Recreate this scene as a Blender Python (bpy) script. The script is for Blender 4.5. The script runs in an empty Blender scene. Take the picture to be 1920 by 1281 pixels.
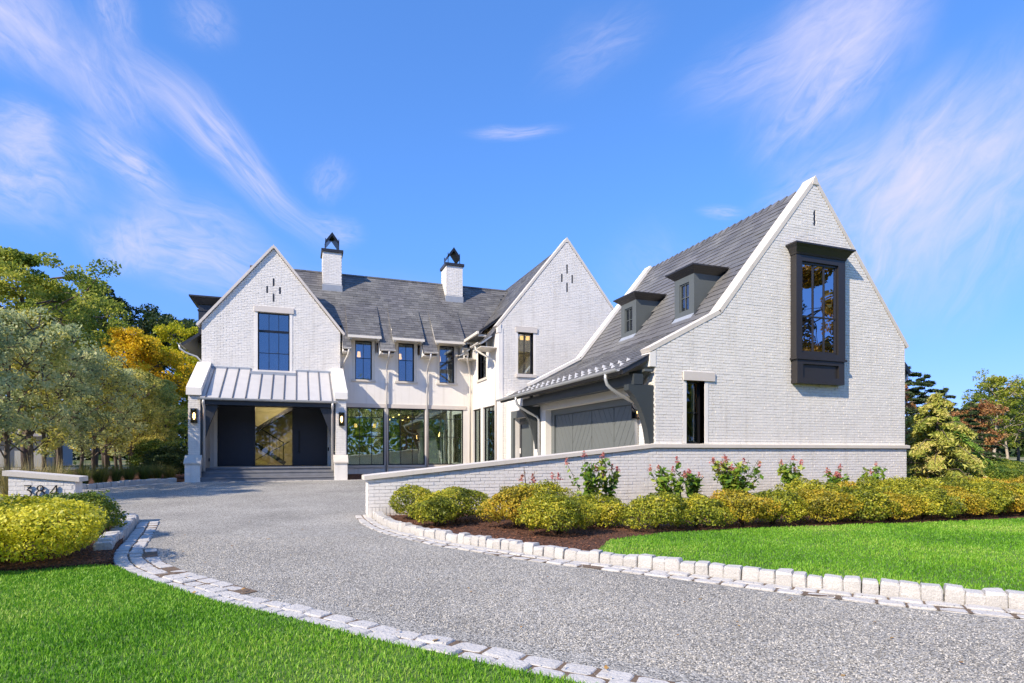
import bpy, bmesh, math, random
import numpy as np
from mathutils import Vector, Matrix, Euler
R = math.radians
rnd = random.Random(7)
scene = bpy.context.scene
C = bpy.context.collection

# ------------------------------------------------------------------ camera
YAW = R(20.1); H = 1.3
cd = bpy.data.cameras.new('camera'); cam = bpy.data.objects.new('camera', cd); C.objects.link(cam)
cam.location = (0, 0, H); cam.rotation_euler = (R(90), 0, -YAW)
cd.sensor_width = 36; cd.lens = 36 * 1094 / 1920; cd.shift_y = 207.5 / 1920
cd.clip_start = .05; cd.clip_end = 3000
scene.camera = cam

# ------------------------------------------------------------------ sun, sky, exposure
SUN = Vector((-1, -.50, .83)).normalized()
sd = bpy.data.lights.new('sun', 'SUN'); sun = bpy.data.objects.new('sun', sd); C.objects.link(sun)
sd.energy = 3.6; sd.angle = R(.6); sd.color = (1, .87, .70)
sun.rotation_euler = SUN.to_track_quat('Z', 'Y').to_euler(); sun.location = (-20, -7, 20)
scene.view_settings.view_transform = 'Standard'; scene.view_settings.look = 'None'
scene.view_settings.gamma = 1; scene.view_settings.exposure = .85
scene.cycles.max_bounces = 8; scene.cycles.transparent_max_bounces = 16
scene.cycles.caustics_reflective = False; scene.cycles.caustics_refractive = False

w = bpy.data.worlds.new('World'); scene.world = w; w.use_nodes = True
nt = w.node_tree; N = nt.nodes; L = nt.links
for n in list(N): N.remove(n)
def nd(t, **k):
    n = N.new(t)
    for a, b in k.items(): setattr(n, a, b)
    return n
def mth(op, a, b=None, c=None, clamp=False):
    n = nd('ShaderNodeMath', operation=op); n.use_clamp = clamp
    for i, v in enumerate((a, b, c)):
        if v is None: continue
        if isinstance(v, (int, float)): n.inputs[i].default_value = v
        else: L.new(v, n.inputs[i])
    return n.outputs[0]
sky = nd('ShaderNodeTexSky', sky_type='NISHITA'); sky.sun_disc = False
sky.sun_elevation = math.asin(SUN.z); sky.sun_rotation = math.atan2(SUN.x, SUN.y)
sky.altitude = 0; sky.air_density = 1.0; sky.dust_density = .0; sky.ozone_density = 2.5
tc = nd('ShaderNodeTexCoord')
tint = nd('ShaderNodeMix', data_type='RGBA', blend_type='MULTIPLY'); tint.inputs[0].default_value = 1
gam = nd('ShaderNodeGamma'); gam.inputs[1].default_value = .66; L.new(sky.outputs[0], gam.inputs[0])
L.new(gam.outputs[0], tint.inputs[6]); tint.inputs[7].default_value = (.66, 1.26, 2.3, 1)
def pixdir(px, py):
    s = (px - 960) / 1094
    return Vector((math.sin(YAW) + math.cos(YAW) * s, math.cos(YAW) - math.sin(YAW) * s, (848 - py) / 1094)).normalized()
# cirrus streaks, each a soft elongated patch of the sky in its own compass direction
streaks = [  # centre, end of the long axis, half width (radians), density
    ((1560, 140), (1440, 290), .085, .75), ((1480, 95), (1290, 190), .06, .42), ((1590, 30), (1700, -60), .09, .5),
    ((1760, 300), (1930, 110), .10, .85), ((1660, 420), (1560, 620), .09, .65), ((1840, 380), (1700, 600), .10, .55),
    ((1560, 330), (1700, 250), .05, .55), ((1120, 90), (1230, 40), .05, .25), ((960, 238), (1050, 236), .014, .5), ((1360, 398), (1410, 394), .014, .45),
    ((440, 300), (610, 450), .045, .75), ((360, 470), (520, 520), .075, .72), ((225, 460), (200, 420), .05, .6),
    ((220, 320), (310, 380), .035, .7), ((30, 330), (150, 400), .07, .68), ((200, 180), (260, 290), .07, .5),
    ((30, 250), (100, 280), .04, .55), ((60, 60), (120, 140), .07, .35), ((215, 30), (240, 110), .03, .45), ((390, 50), (420, 90), .045, .35),
    ((640, 330), (655, 290), .03, .35), ((640, 425), (690, 430), .03, .42), ((1230, 520), (1150, 440), .09, .16), ((700, 560), (950, 600), .06, .12),
    ((-500, 300), (-300, 420), .12, .6), ((2500, 250), (2300, 420), .14, .6), ((-900, 100), (-700, 300), .15, .5)]
rw = random.Random(3)
for k in range(10):       # the rest of the sky carries the same kind of cirrus
    a = R(130 + k * 23 + rw.uniform(-8, 8)); el = R(rw.uniform(18, 60))
    c0 = Vector((math.cos(el) * math.sin(a), math.cos(el) * math.cos(a), math.sin(el)))
    streaks.append((c0, (c0 + Vector((rw.uniform(-.2, .2), rw.uniform(-.2, .2), rw.uniform(.05, .2)))).normalized(), rw.uniform(.06, .12), rw.uniform(.4, .7)))
# wispy noise shared by all of them
wn = nd('ShaderNodeTexNoise'); wn.inputs['Scale'].default_value = 3.5; wn.inputs['Detail'].default_value = 3
L.new(tc.outputs['Generated'], wn.inputs['Vector'])
wsub = nd('ShaderNodeVectorMath', operation='SUBTRACT'); L.new(wn.outputs['Color'], wsub.inputs[0]); wsub.inputs[1].default_value = (.5, .5, .5)
wsc = nd('ShaderNodeVectorMath', operation='SCALE'); L.new(wsub.outputs[0], wsc.inputs[0]); wsc.inputs[3].default_value = .10
wad = nd('ShaderNodeVectorMath', operation='ADD'); L.new(tc.outputs['Generated'], wad.inputs[0]); L.new(wsc.outputs[0], wad.inputs[1])
tot = None
for i, (c0, e0, hw, den) in enumerate(streaks):
    c = c0 if isinstance(c0, Vector) else pixdir(*c0); e = e0 if isinstance(e0, Vector) else pixdir(*e0)
    ax = (e - c); ln = max(ax.length, hw * .8); ax.normalize(); az = c.normalized(); ay = az.cross(ax).normalized(); ax = ay.cross(az).normalized()
    m = Matrix((ax, ay, az)).transposed()
    mp = nd('ShaderNodeMapping', vector_type='TEXTURE')
    mp.inputs['Location'].default_value = c; mp.inputs['Rotation'].default_value = m.to_euler(); mp.inputs['Scale'].default_value = (ln * 1.5, hw * 1.25, 1)
    L.new(wad.outputs[0], mp.inputs['Vector'])
    le = nd('ShaderNodeVectorMath', operation='LENGTH'); L.new(mp.outputs[0], le.inputs[0])
    ss = nd('ShaderNodeMapRange', interpolation_type='SMOOTHERSTEP'); L.new(le.outputs['Value'], ss.inputs[0])
    ss.inputs[1].default_value = 1.0; ss.inputs[2].default_value = 0; ss.inputs[3].default_value = 0; ss.inputs[4].default_value = den
    f = nd('ShaderNodeTexNoise'); f.inputs['Scale'].default_value = 2.6; f.inputs['Detail'].default_value = 6; f.inputs['Roughness'].default_value = .62; f.inputs['Distortion'].default_value = .8
    sc = nd('ShaderNodeVectorMath', operation='MULTIPLY'); L.new(mp.outputs[0], sc.inputs[0]); sc.inputs[1].default_value = (.9, 1.7, 6)
    of = nd('ShaderNodeVectorMath', operation='ADD'); L.new(sc.outputs[0], of.inputs[0]); of.inputs[1].default_value = (i * 3.1, i * 1.7, 0)
    L.new(of.outputs[0], f.inputs['Vector'])
    fr = nd('ShaderNodeMapRange'); L.new(f.outputs[0], fr.inputs[0]); fr.inputs[1].default_value = .30; fr.inputs[2].default_value = .72; fr.inputs[3].default_value = .18; fr.inputs[4].default_value = 1.0
    v = mth('MULTIPLY', ss.outputs[0], fr.outputs[0])
    tot = v if tot is None else mth('SUBTRACT', mth('ADD', tot, v), mth('MULTIPLY', tot, v))
# thin veil low in the sky
sxyz = nd('ShaderNodeSeparateXYZ'); L.new(tc.outputs['Generated'], sxyz.inputs[0])
el = nd('ShaderNodeMapRange', interpolation_type='SMOOTHSTEP'); L.new(sxyz.outputs['Z'], el.inputs[0]); el.inputs[1].default_value = 0; el.inputs[2].default_value = .38
hz = nd('ShaderNodeMix', data_type='RGBA'); L.new(el.outputs[0], hz.inputs[0]); hz.inputs[6].default_value = (1.0, .76, .95, 1); hz.inputs[7].default_value = (1, 1, 1, 1)
tin2 = nd('ShaderNodeMix', data_type='RGBA', blend_type='MULTIPLY'); tin2.inputs[0].default_value = 1; L.new(tint.outputs[2], tin2.inputs[6]); L.new(hz.outputs[2], tin2.inputs[7])
cmix = nd('ShaderNodeMix', data_type='RGBA'); L.new(mth('MULTIPLY', tot, 1.0, clamp=True), cmix.inputs[0])
L.new(tin2.outputs[2], cmix.inputs[6]); cmix.inputs[7].default_value = (4.15, 4.05, 5.4, 1)
bg = nd('ShaderNodeBackground'); bg.inputs[1].default_value = .108
L.new(cmix.outputs[2], bg.inputs[0])
wo = nd('ShaderNodeOutputWorld'); L.new(bg.outputs[0], wo.inputs[0])

# ------------------------------------------------------------------ materials
MATS = {}
def mat(name, col, rough=.7, var=.0, vs=3., fine=.0, fs=60., bump=.0, bs=80., metal=0., spec=.5, col2=None, c2s=2., c2lo=.45, c2hi=.6, em=None, island=0., stretch=None, alpha=None, sheen=None, trans=None):
    m = bpy.data.materials.new(name); m.use_nodes = True; t = m.node_tree; ns = t.nodes; lk = t.links
    b = ns['Principled BSDF']; b.inputs['Roughness'].default_value = rough; b.inputs['Metallic'].default_value = metal
    b.inputs['Specular IOR Level'].default_value = spec
    geo = ns.new('ShaderNodeNewGeometry'); pos = geo.outputs['Position']
    if stretch:
        mp = ns.new('ShaderNodeMapping'); mp.inputs['Scale'].default_value = stretch; lk.new(pos, mp.inputs[0]); pos = mp.outputs[0]
    def noise(s, det=4):
        n = ns.new('ShaderNodeTexNoise'); n.inputs['Scale'].default_value = s; n.inputs['Detail'].default_value = det; lk.new(pos, n.inputs['Vector']); return n.outputs[0]
    cur = None
    rgb = ns.new('ShaderNodeRGB'); rgb.outputs[0].default_value = (*col, 1); cur = rgb.outputs[0]
    if col2:
        mr = ns.new('ShaderNodeMapRange'); lk.new(noise(c2s), mr.inputs[0]); mr.inputs[1].default_value = c2lo; mr.inputs[2].default_value = c2hi
        mx = ns.new('ShaderNodeMix'); mx.data_type = 'RGBA'; lk.new(mr.outputs[0], mx.inputs[0]); lk.new(cur, mx.inputs[6]); mx.inputs[7].default_value = (*col2, 1); cur = mx.outputs[2]
    def mulv(src, lo, hi):
        nonlocal cur
        mr = ns.new('ShaderNodeMapRange'); lk.new(src, mr.inputs[0]); mr.inputs[1].default_value = .25; mr.inputs[2].default_value = .75; mr.inputs[3].default_value = lo; mr.inputs[4].default_value = hi
        hs = ns.new('ShaderNodeHueSaturation'); lk.new(mr.outputs[0], hs.inputs['Value']); lk.new(cur, hs.inputs['Color']); cur = hs.outputs[0]
    if var: mulv(noise(vs), 1 - var, 1 + var)
    if fine: mulv(noise(fs, 2), 1 - fine, 1 + fine)
    if island:
        mr = ns.new('ShaderNodeMapRange'); lk.new(geo.outputs['Random Per Island'], mr.inputs[0]); mr.inputs[3].default_value = 1 - island; mr.inputs[4].default_value = 1 + island
        hs = ns.new('ShaderNodeHueSaturation'); lk.new(mr.outputs[0], hs.inputs['Value']); lk.new(cur, hs.inputs['Color']); cur = hs.outputs[0]
    lk.new(cur, b.inputs['Base Color'])
    if bump:
        bp = ns.new('ShaderNodeBump'); bp.inputs['Strength'].default_value = bump; bp.inputs['Distance'].default_value = .01
        lk.new(noise(bs), bp.inputs['Height']); lk.new(bp.outputs[0], b.inputs['Normal'])
    if em: b.inputs['Emission Color'].default_value = (*em[0], 1); b.inputs['Emission Strength'].default_value = em[1]
    MATS[name] = m; return m
def weather(m, stain=(.50, .45, .36)):
    """splashed soil on the lowest courses and faint run marks down the wall"""
    t = m.node_tree; ns = t.nodes; lk = t.links; b = ns['Principled BSDF']; src = b.inputs['Base Color'].links[0].from_socket
    g_ = ns.new('ShaderNodeNewGeometry'); sx = ns.new('ShaderNodeSeparateXYZ'); lk.new(g_.outputs['Position'], sx.inputs[0])
    n = ns.new('ShaderNodeTexNoise'); n.inputs['Scale'].default_value = 5; n.inputs['Detail'].default_value = 6; lk.new(g_.outputs['Position'], n.inputs['Vector'])
    a = ns.new('ShaderNodeMath'); a.operation = 'MULTIPLY_ADD'; lk.new(n.outputs[0], a.inputs[0]); a.inputs[1].default_value = .7; a.inputs[2].default_value = -.12
    c = ns.new('ShaderNodeMath'); c.operation = 'SUBTRACT'; c.use_clamp = True; lk.new(a.outputs[0], c.inputs[0]); lk.new(sx.outputs['Z'], c.inputs[1])
    mp = ns.new('ShaderNodeMapping'); mp.inputs['Scale'].default_value = (4, 4, .35); lk.new(g_.outputs['Position'], mp.inputs[0])
    n2 = ns.new('ShaderNodeTexNoise'); n2.inputs['Scale'].default_value = 1.6; n2.inputs['Detail'].default_value = 5; lk.new(mp.outputs[0], n2.inputs['Vector'])
    r2 = ns.new('ShaderNodeMapRange'); lk.new(n2.outputs[0], r2.inputs[0]); r2.inputs[1].default_value = .52; r2.inputs[2].default_value = .78; r2.inputs[4].default_value = .30
    s_ = ns.new('ShaderNodeMath'); s_.operation = 'MULTIPLY_ADD'; s_.use_clamp = True; lk.new(c.outputs[0], s_.inputs[0]); s_.inputs[1].default_value = 1.6; lk.new(r2.outputs[0], s_.inputs[2])
    mx = ns.new('ShaderNodeMix'); mx.data_type = 'RGBA'; lk.new(s_.outputs[0], mx.inputs[0]); lk.new(src, mx.inputs[6]); mx.inputs[7].default_value = (*stain, 1); lk.new(mx.outputs[2], b.inputs['Base Color'])
WHITE = mat('painted_brick', (.84, .80, .73), .62, var=.035, vs=1.3, fine=.05, fs=45, bump=.55, bs=70, island=.035)
MORT = mat('painted_mortar', (.69, .66, .61), .8, var=.05, vs=2, fine=.05, fs=60, bump=.5, bs=90)
STUC = mat('stucco', (.84, .80, .73), .85, var=.03, vs=1.5, bump=.25, bs=160)
LIME = mat('limestone', (.66, .60, .53), .75, var=.06, vs=1.2, fine=.04, fs=90, bump=.2, bs=120)
COPE = mat('coping_stone', (.68, .62, .53), .7, var=.06, vs=1.5, fine=.04, fs=70, bump=.2, bs=100)
CREAM = mat('cream_paint', (.74, .69, .60), .5, var=.02, vs=4)
DARK = mat('charcoal_paint', (.028, .03, .036), .42, var=.06, vs=3)
DOORM = mat('door_slate_paint', (.03, .034, .05), .5, var=.05, vs=5, bump=.05, bs=50)
TIMB = mat('shade_darkened_timber_paint', (.045, .052, .052), .5, var=.05, vs=3)  # grey-green eaves timber, darkened to put the eave's shade into its colour
BLACK = mat('black_metal', (.012, .012, .014), .35)
BRONZ = mat('bronze_paint', (.030, .027, .026), .34, var=.05, vs=3)
OLIVE = mat('grey_green_paint', (.105, .118, .115), .5, var=.05, vs=2, bump=.08, bs=60)
GARD = mat('garage_door_paint', (.155, .168, .16), .5, var=.04, vs=2, bump=.08, bs=60)
SLATE = mat('slate', (.135, .130, .126), .5, var=.16, vs=1.0, fine=.18, fs=30, bump=.6, bs=35, island=.24, col2=(.17, .165, .15), c2s=.9, c2lo=.4, c2hi=.65)
SEAM = mat('zinc_sheet', (.60, .58, .55), .38, var=.05, vs=2.5, metal=.15, bump=.05, bs=8)
SEAMD = mat('zinc_rib_shadow_dark', (.16, .16, .17), .45, metal=.3)  # ribs coloured dark to stand for the shadow lines they cast
LEADM = mat('lead_flashing', (.33, .36, .40), .5, var=.08, vs=5)
GUTT = mat('gutter_zinc', (.52, .53, .52), .35, metal=.35, var=.05, vs=3)
STEEL = mat('galvanised', (.72, .71, .68), .45, metal=.1)
BLUEST = mat('bluestone', (.20, .205, .22), .75, var=.12, vs=4, fine=.1, fs=60, bump=.4, bs=60)
GRAN = mat('granite', (.51, .485, .44), .8, var=.08, vs=6, fine=.2, fs=110, bump=1, bs=40, island=.1)
INTW = mat('interior_plaster', (.62, .58, .50), .9)
INTF = mat('interior_floor', (.22, .17, .12), .5)
BULB = mat('lamp_glow', (1, .7, .35), .5, em=((1, .55, .2), 9))
SHADEL = mat('lamp_shade_glow', (1, .6, .3), .5, em=((1, .5, .18), 3))
SOIL = mat('soil', (.05, .034, .022), .95, var=.2, vs=20, bump=1, bs=40)
BARK = mat('bark', (.13, .10, .075), .9, var=.2, vs=8, bump=1, bs=30, stretch=(1, 1, .3))
BARKL = mat('pale_bark', (.42, .36, .28), .9, var=.2, vs=8, bump=1, bs=30, stretch=(1, 1, .3))
TWIG = mat('twig', (.10, .06, .035), .9)
REDP = mat('red_car_paint', (.55, .02, .015), .25)
TYRE = mat('tyre_rubber', (.02, .02, .02), .8)
HOUSEG = mat('far_wall_grey', (.36, .37, .38), .8, var=.05, vs=1)
ROOFG = mat('far_roof', (.20, .19, .20), .8, var=.1, vs=2)

def glass_mat(name, col, fac, tr, wav=.0035):
    m = bpy.data.materials.new(name); m.use_nodes = True; t = m.node_tree; ns = t.nodes; lk = t.links
    for n in list(ns): ns.remove(n)
    o = ns.new('ShaderNodeOutputMaterial'); mx = ns.new('ShaderNodeMixShader'); tr_ = ns.new('ShaderNodeBsdfTransparent'); g = ns.new('ShaderNodeBsdfGlossy')
    tr_.inputs[0].default_value = (*tr, 1); g.inputs[0].default_value = (*col, 1); g.inputs['Roughness'].default_value = 0.0
    lw = ns.new('ShaderNodeLayerWeight'); lw.inputs[0].default_value = .35
    mr = ns.new('ShaderNodeMapRange'); lk.new(lw.outputs['Fresnel'], mr.inputs[0]); mr.inputs[3].default_value = fac; mr.inputs[4].default_value = 1
    lk.new(mr.outputs[0], mx.inputs[0]); lk.new(tr_.outputs[0], mx.inputs[1]); lk.new(g.outputs[0], mx.inputs[2]); lk.new(mx.outputs[0], o.inputs[0])
    n = ns.new('ShaderNodeTexNoise'); n.inputs['Scale'].default_value = 1.3; n.inputs['Detail'].default_value = 1; ge = ns.new('ShaderNodeNewGeometry'); lk.new(ge.outputs['Position'], n.inputs['Vector'])
    b = ns.new('ShaderNodeBump'); b.inputs['Strength'].default_value = 1; b.inputs['Distance'].default_value = wav; lk.new(n.outputs[0], b.inputs['Height']); lk.new(b.outputs[0], g.inputs['Normal'])
    MATS[name] = m; return m
GLASS = glass_mat('window_glass', (.58, .68, .78), .22, (.62, .66, .62))
GLASSG = glass_mat('ground_floor_glass', (.72, .86, .78), .36, (.55, .66, .58))
GLASSC = glass_mat('lantern_glass', (.9, .9, .9), .06, (.9, .9, .9))

def leaf_mat(name, cols, rough=.55, trans=.25, ns_=1.2, base=-.52):
    """leaf material: random colour per leaf between the given colours, drifting a little through the crown"""
    m = bpy.data.materials.new(name); m.use_nodes = True; t = m.node_tree; ns = t.nodes; lk = t.links
    b = ns['Principled BSDF']; out = ns['Material Output']
    geo = ns.new('ShaderNodeNewGeometry'); n = ns.new('ShaderNodeTexNoise'); n.inputs['Scale'].default_value = ns_; n.inputs['Detail'].default_value = 3; lk.new(geo.outputs['Position'], n.inputs['Vector'])
    a = ns.new('ShaderNodeMath'); a.operation = 'MULTIPLY_ADD'; lk.new(n.outputs[0], a.inputs[0]); a.inputs[1].default_value = 1.5; a.inputs[2].default_value = base
    a2 = ns.new('ShaderNodeMath'); a2.operation = 'MULTIPLY_ADD'; lk.new(geo.outputs['Random Per Island'], a2.inputs[0]); a2.inputs[1].default_value = .55; lk.new(a.outputs[0], a2.inputs[2])
    r = ns.new('ShaderNodeValToRGB'); lk.new(a2.outputs[0], r.inputs[0]); e = r.color_ramp.elements
    while len(e) < len(cols): e.new(.5)
    for i, c in enumerate(cols): e[i].position = i / (len(cols) - 1) * .8 + .1; e[i].color = (*c, 1)
    lk.new(r.outputs[0], b.inputs['Base Color']); b.inputs['Roughness'].default_value = rough; b.inputs['Specular IOR Level'].default_value = .35
    tr = ns.new('ShaderNodeBsdfTranslucent'); lk.new(r.outputs[0], tr.inputs[0]); mx = ns.new('ShaderNodeMixShader'); mx.inputs[0].default_value = trans
    lk.new(b.outputs[0], mx.inputs[1]); lk.new(tr.outputs[0], mx.inputs[2]); lk.new(mx.outputs[0], out.inputs[0])
    MATS[name] = m; return m
BOXW = leaf_mat('boxwood_leaf', [(.09, .12, .014), (.27, .31, .025), (.55, .52, .04), (.70, .56, .05)], .45, .35, 2.0, -.60)
BOXO = leaf_mat('boxwood_leaf_orange', [(.10, .11, .014), (.34, .31, .025), (.62, .48, .04), (.70, .40, .04)], .45, .35, 1.6)
GOLD = leaf_mat('golden_leaf', [(.10, .17, .012), (.48, .47, .025), (.82, .76, .05), (.92, .86, .14)], .4, .45, 2.2)
GRNB = leaf_mat('green_shrub_leaf', [(.04, .10, .01), (.13, .20, .018), (.34, .36, .03)], .5, .25, 2)
TREEG = leaf_mat('tree_leaf_green', [(.08, .14, .02), (.20, .28, .035), (.42, .46, .06), (.60, .57, .10)], .5, .5, .5)
TREED = leaf_mat('tree_leaf_dark', [(.02, .045, .012), (.04, .08, .016), (.09, .12, .02)], .5, .3, .5)
TREEP = leaf_mat('pear_leaf', [(.16, .23, .11), (.36, .43, .20), (.60, .64, .30), (.78, .74, .36)], .42, .55, .45)
TREEY = leaf_mat('tree_leaf_yellow', [(.45, .40, .02), (.85, .62, .03), (.92, .62, .04)], .5, .5, .6)
TREEO = leaf_mat('maple_leaf_orange', [(.10, .10, .015), (.40, .22, .015), (.60, .28, .02)], .5, .35, .35)
TREEL = leaf_mat('tree_leaf_lime', [(.14, .22, .015), (.42, .46, .02), (.70, .60, .03)], .5, .5, .5)
CONG = leaf_mat('golden_conifer', [(.12, .17, .02), (.36, .40, .06), (.58, .54, .13), (.70, .56, .22)], .5, .2, 1.4)
CONR = leaf_mat('rusty_conifer', [(.22, .08, .03), (.40, .18, .06), (.45, .30, .12)], .5, .2, 1.6)
PINE = leaf_mat('pine_needle', [(.03, .055, .02), (.06, .10, .03), (.12, .15, .05)], .55, .2, .5)
ORNG = leaf_mat('ornamental_grass_blade', [(.05, .09, .015), (.12, .16, .03), (.28, .24, .08)], .55, .3, .8)
HYDL = leaf_mat('hydrangea_leaf', [(.06, .15, .015), (.18, .32, .03), (.42, .45, .06)], .4, .35, 3)
HYDF = leaf_mat('hydrangea_bloom', [(.45, .12, .12), (.62, .22, .20), (.50, .30, .16)], .6, .3, 6)
DEADL = leaf_mat('fallen_leaf_brown', [(.25, .10, .03), (.45, .24, .06), (.5, .36, .15)], .7, .1, 9)

def ground_mats():
    # grey stone chippings bedded in a drive
    m = bpy.data.materials.new('gravel_chippings'); m.use_nodes = True; t = m.node_tree; ns = t.nodes; lk = t.links; b = ns['Principled BSDF']; b.inputs['Roughness'].default_value = .85
    g = ns.new('ShaderNodeNewGeometry')
    v = ns.new('ShaderNodeTexVoronoi'); v.inputs['Scale'].default_value = 88; lk.new(g.outputs['Position'], v.inputs['Vector']); v.inputs['Randomness'].default_value = 1
    sep = ns.new('ShaderNodeSeparateColor'); lk.new(v.outputs['Color'], sep.inputs[0])
    r = ns.new('ShaderNodeValToRGB'); lk.new(sep.outputs[0], r.inputs[0]); e = r.color_ramp.elements
    e[0].position = 0; e[0].color = (.08, .076, .064, 1); e[1].position = 1; e[1].color = (.70, .66, .56, 1)
    for p, c in ((.3, (.25, .237, .203)), (.6, (.40, .378, .328)), (.93, (.55, .52, .445))):
        k = e.new(p); k.color = (*c, 1)
    big = ns.new('ShaderNodeTexNoise'); big.inputs['Scale'].default_value = .7; big.inputs['Detail'].default_value = 5; lk.new(g.outputs['Position'], big.inputs['Vector'])
    mr = ns.new('ShaderNodeMapRange'); lk.new(big.outputs[0], mr.inputs[0]); mr.inputs[1].default_value = .3; mr.inputs[2].default_value = .7; mr.inputs[3].default_value = .80; mr.inputs[4].default_value = 1.16
    hs = ns.new('ShaderNodeHueSaturation'); lk.new(mr.outputs[0], hs.inputs['Value']); lk.new(r.outputs[0], hs.inputs['Color']); lk.new(hs.outputs[0], b.inputs['Base Color'])
    bp = ns.new('ShaderNodeBump'); bp.inputs['Strength'].default_value = 1; bp.inputs['Distance'].default_value = .007; bp.invert = True; lk.new(v.outputs['Distance'], bp.inputs['Height'])
    lk.new(bp.outputs[0], b.inputs['Normal']); MATS['gravel'] = m
    m = bpy.data.materials.new('bark_mulch'); m.use_nodes = True; t = m.node_tree; ns = t.nodes; lk = t.links; b = ns['Principled BSDF']; b.inputs['Roughness'].default_value = .95
    g = ns.new('ShaderNodeNewGeometry'); v = ns.new('ShaderNodeTexVoronoi'); v.inputs['Scale'].default_value = 45; lk.new(g.outputs['Position'], v.inputs['Vector'])
    sep = ns.new('ShaderNodeSeparateColor'); lk.new(v.outputs['Color'], sep.inputs[0])
    r = ns.new('ShaderNodeValToRGB'); lk.new(sep.outputs[0], r.inputs[0]); e = r.color_ramp.elements
    e[0].color = (.035, .014, .008, 1); e[1].color = (.21, .085, .04, 1)
    lk.new(r.outputs[0], b.inputs['Base Color']); bp = ns.new('ShaderNodeBump'); bp.inputs['Strength'].default_value = 1; bp.inputs['Distance'].default_value = .03; lk.new(v.outputs['Distance'], bp.inputs['Height']); lk.new(bp.outputs[0], b.inputs['Normal']); MATS['mulch'] = m
ground_mats()
LAWN = mat('lawn_thatch', (.11, .20, .03), .9, var=.25, vs=2.5, fine=.3, fs=70, bump=1, bs=120)
FIELD = mat('far_meadow', (.10, .12, .03), .95, var=.3, vs=.15, fine=.2, fs=8, col2=(.30, .25, .12), c2s=.06, c2lo=.45, c2hi=.6)
def blade_mat():
    m = leaf_mat('lawn_blade', [(.07, .21, .014), (.15, .37, .02), (.25, .49, .035), (.46, .58, .12)], .5, .3, .45); return m
BLADE = blade_mat()

for m_ in (WHITE, MORT, STUC, COPE): weather(m_)
# ------------------------------------------------------------------ helpers
class MB:
    def __init__(s): s.v = []; s.f = []
    def add(s, vs, fs):
        k = len(s.v); s.v += [tuple(p) for p in vs]; s.f += [tuple(i + k for i in f) for f in fs]; return s
    def hexa(s, p):   # 0-3 bottom loop, 4-7 top loop
        return s.add(p, [(3, 2, 1, 0), (4, 5, 6, 7), (0, 1, 5, 4), (1, 2, 6, 5), (2, 3, 7, 6), (3, 0, 4, 7)])
    def box(s, x0, x1, y0, y1, z0, z1):
        return s.hexa([(x0, y0, z0), (x1, y0, z0), (x1, y1, z0), (x0, y1, z0), (x0, y0, z1), (x1, y0, z1), (x1, y1, z1), (x0, y1, z1)])
    def prism(s, poly, T, d0, d1):   # poly in (u, z), extruded in depth
        n = len(poly)
        vs = [T(u, d0, z) for u, z in poly] + [T(u, d1, z) for u, z in poly]
        fs = [tuple(range(n)), tuple(range(2 * n - 1, n - 1, -1))] + [(i, i + n, (i + 1) % n + n, (i + 1) % n) for i in range(n)]
        return s.add(vs, fs)
    def tube(s, pts, r, n=8, cap=True):
        pts = [Vector(p) for p in pts]; rs = r if isinstance(r, (list, tuple)) else [r] * len(pts); base = len(s.v); up = None
        for i, p in enumerate(pts):
            d = (pts[min(i + 1, len(pts) - 1)] - pts[max(i - 1, 0)]).normalized()
            if up is None: up = d.orthogonal().normalized()
            a = (up - d * up.dot(d)); a = a.normalized() if a.length > 1e-6 else d.orthogonal().normalized(); up = a; b = d.cross(a)
            for k in range(n):
                t = 2 * math.pi * k / n; s.v.append(tuple(p + (a * math.cos(t) + b * math.sin(t)) * rs[i]))
        for i in range(len(pts) - 1):
            for k in range(n):
                s.f.append((base + i * n + k, base + i * n + (k + 1) % n, base + (i + 1) * n + (k + 1) % n, base + (i + 1) * n + k))
        if cap: s.f.append(tuple(base + k for k in range(n - 1, -1, -1))); s.f.append(tuple(base + (len(pts) - 1) * n + k for k in range(n)))
        return s
    def mesh(s, name, m, smooth=False):
        me = bpy.data.meshes.new(name); me.from_pydata(s.v, [], s.f); 
        if m: me.materials.append(m)
        bm = bmesh.new(); bm.from_mesh(me); bmesh.ops.recalc_face_normals(bm, faces=bm.faces); bm.to_mesh(me); bm.free()
        if smooth: me.shade_smooth()
        return me
    def build(s, name, m, parent=None, **k):
        return link(name, s.mesh(name, m, k.pop('smooth', False)), parent, **k)
def link(name, me, parent=None, kind=None, label=None, cat=None, group=None, loc=None, rot=None, scale=None):
    o = bpy.data.objects.new(name, me); C.objects.link(o)
    if parent is not None:
        o.parent = parent
        o.matrix_parent_inverse = Matrix.Translation(-Vector(parent.get('base', (0, 0, 0)))) if 'base' in parent else Matrix.Identity(4)
    if loc is not None: o.location = loc
    if rot is not None: o.rotation_euler = rot
    if scale is not None: o.scale = scale
    if kind: o['kind'] = kind
    if label: o['label'] = label
    if cat: o['category'] = cat
    if group: o['group'] = group
    return o
def thing(name, label, cat, base=(0, 0, 0), group=None, world=True, rz=0):
    """an Empty at the thing's base; world=True: its parts are built in world coordinates"""
    o = bpy.data.objects.new(name, None); C.objects.link(o); o.location = base; o.rotation_euler = (0, 0, rz); o.empty_display_size = .2
    if label: o['label'] = label
    if cat: o['category'] = cat
    if group: o['group'] = group
    if world: o['base'] = tuple(float(a) for a in base)
    return o
def dup(root, loc, rz=0, scale=1, label=None, group=None):
    r = root.copy(); C.objects.link(r); r.location = loc; r.rotation_euler = (0, 0, rz); r.scale = (scale,) * 3 if isinstance(scale, (int, float)) else scale
    if label: r['label'] = label
    if group: r['group'] = group
    for ch in list(root.children):
        c = ch.copy(); C.objects.link(c); c.parent = r
        for g in ch.children:
            d = g.copy(); C.objects.link(d); d.parent = c
    return r
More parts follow.
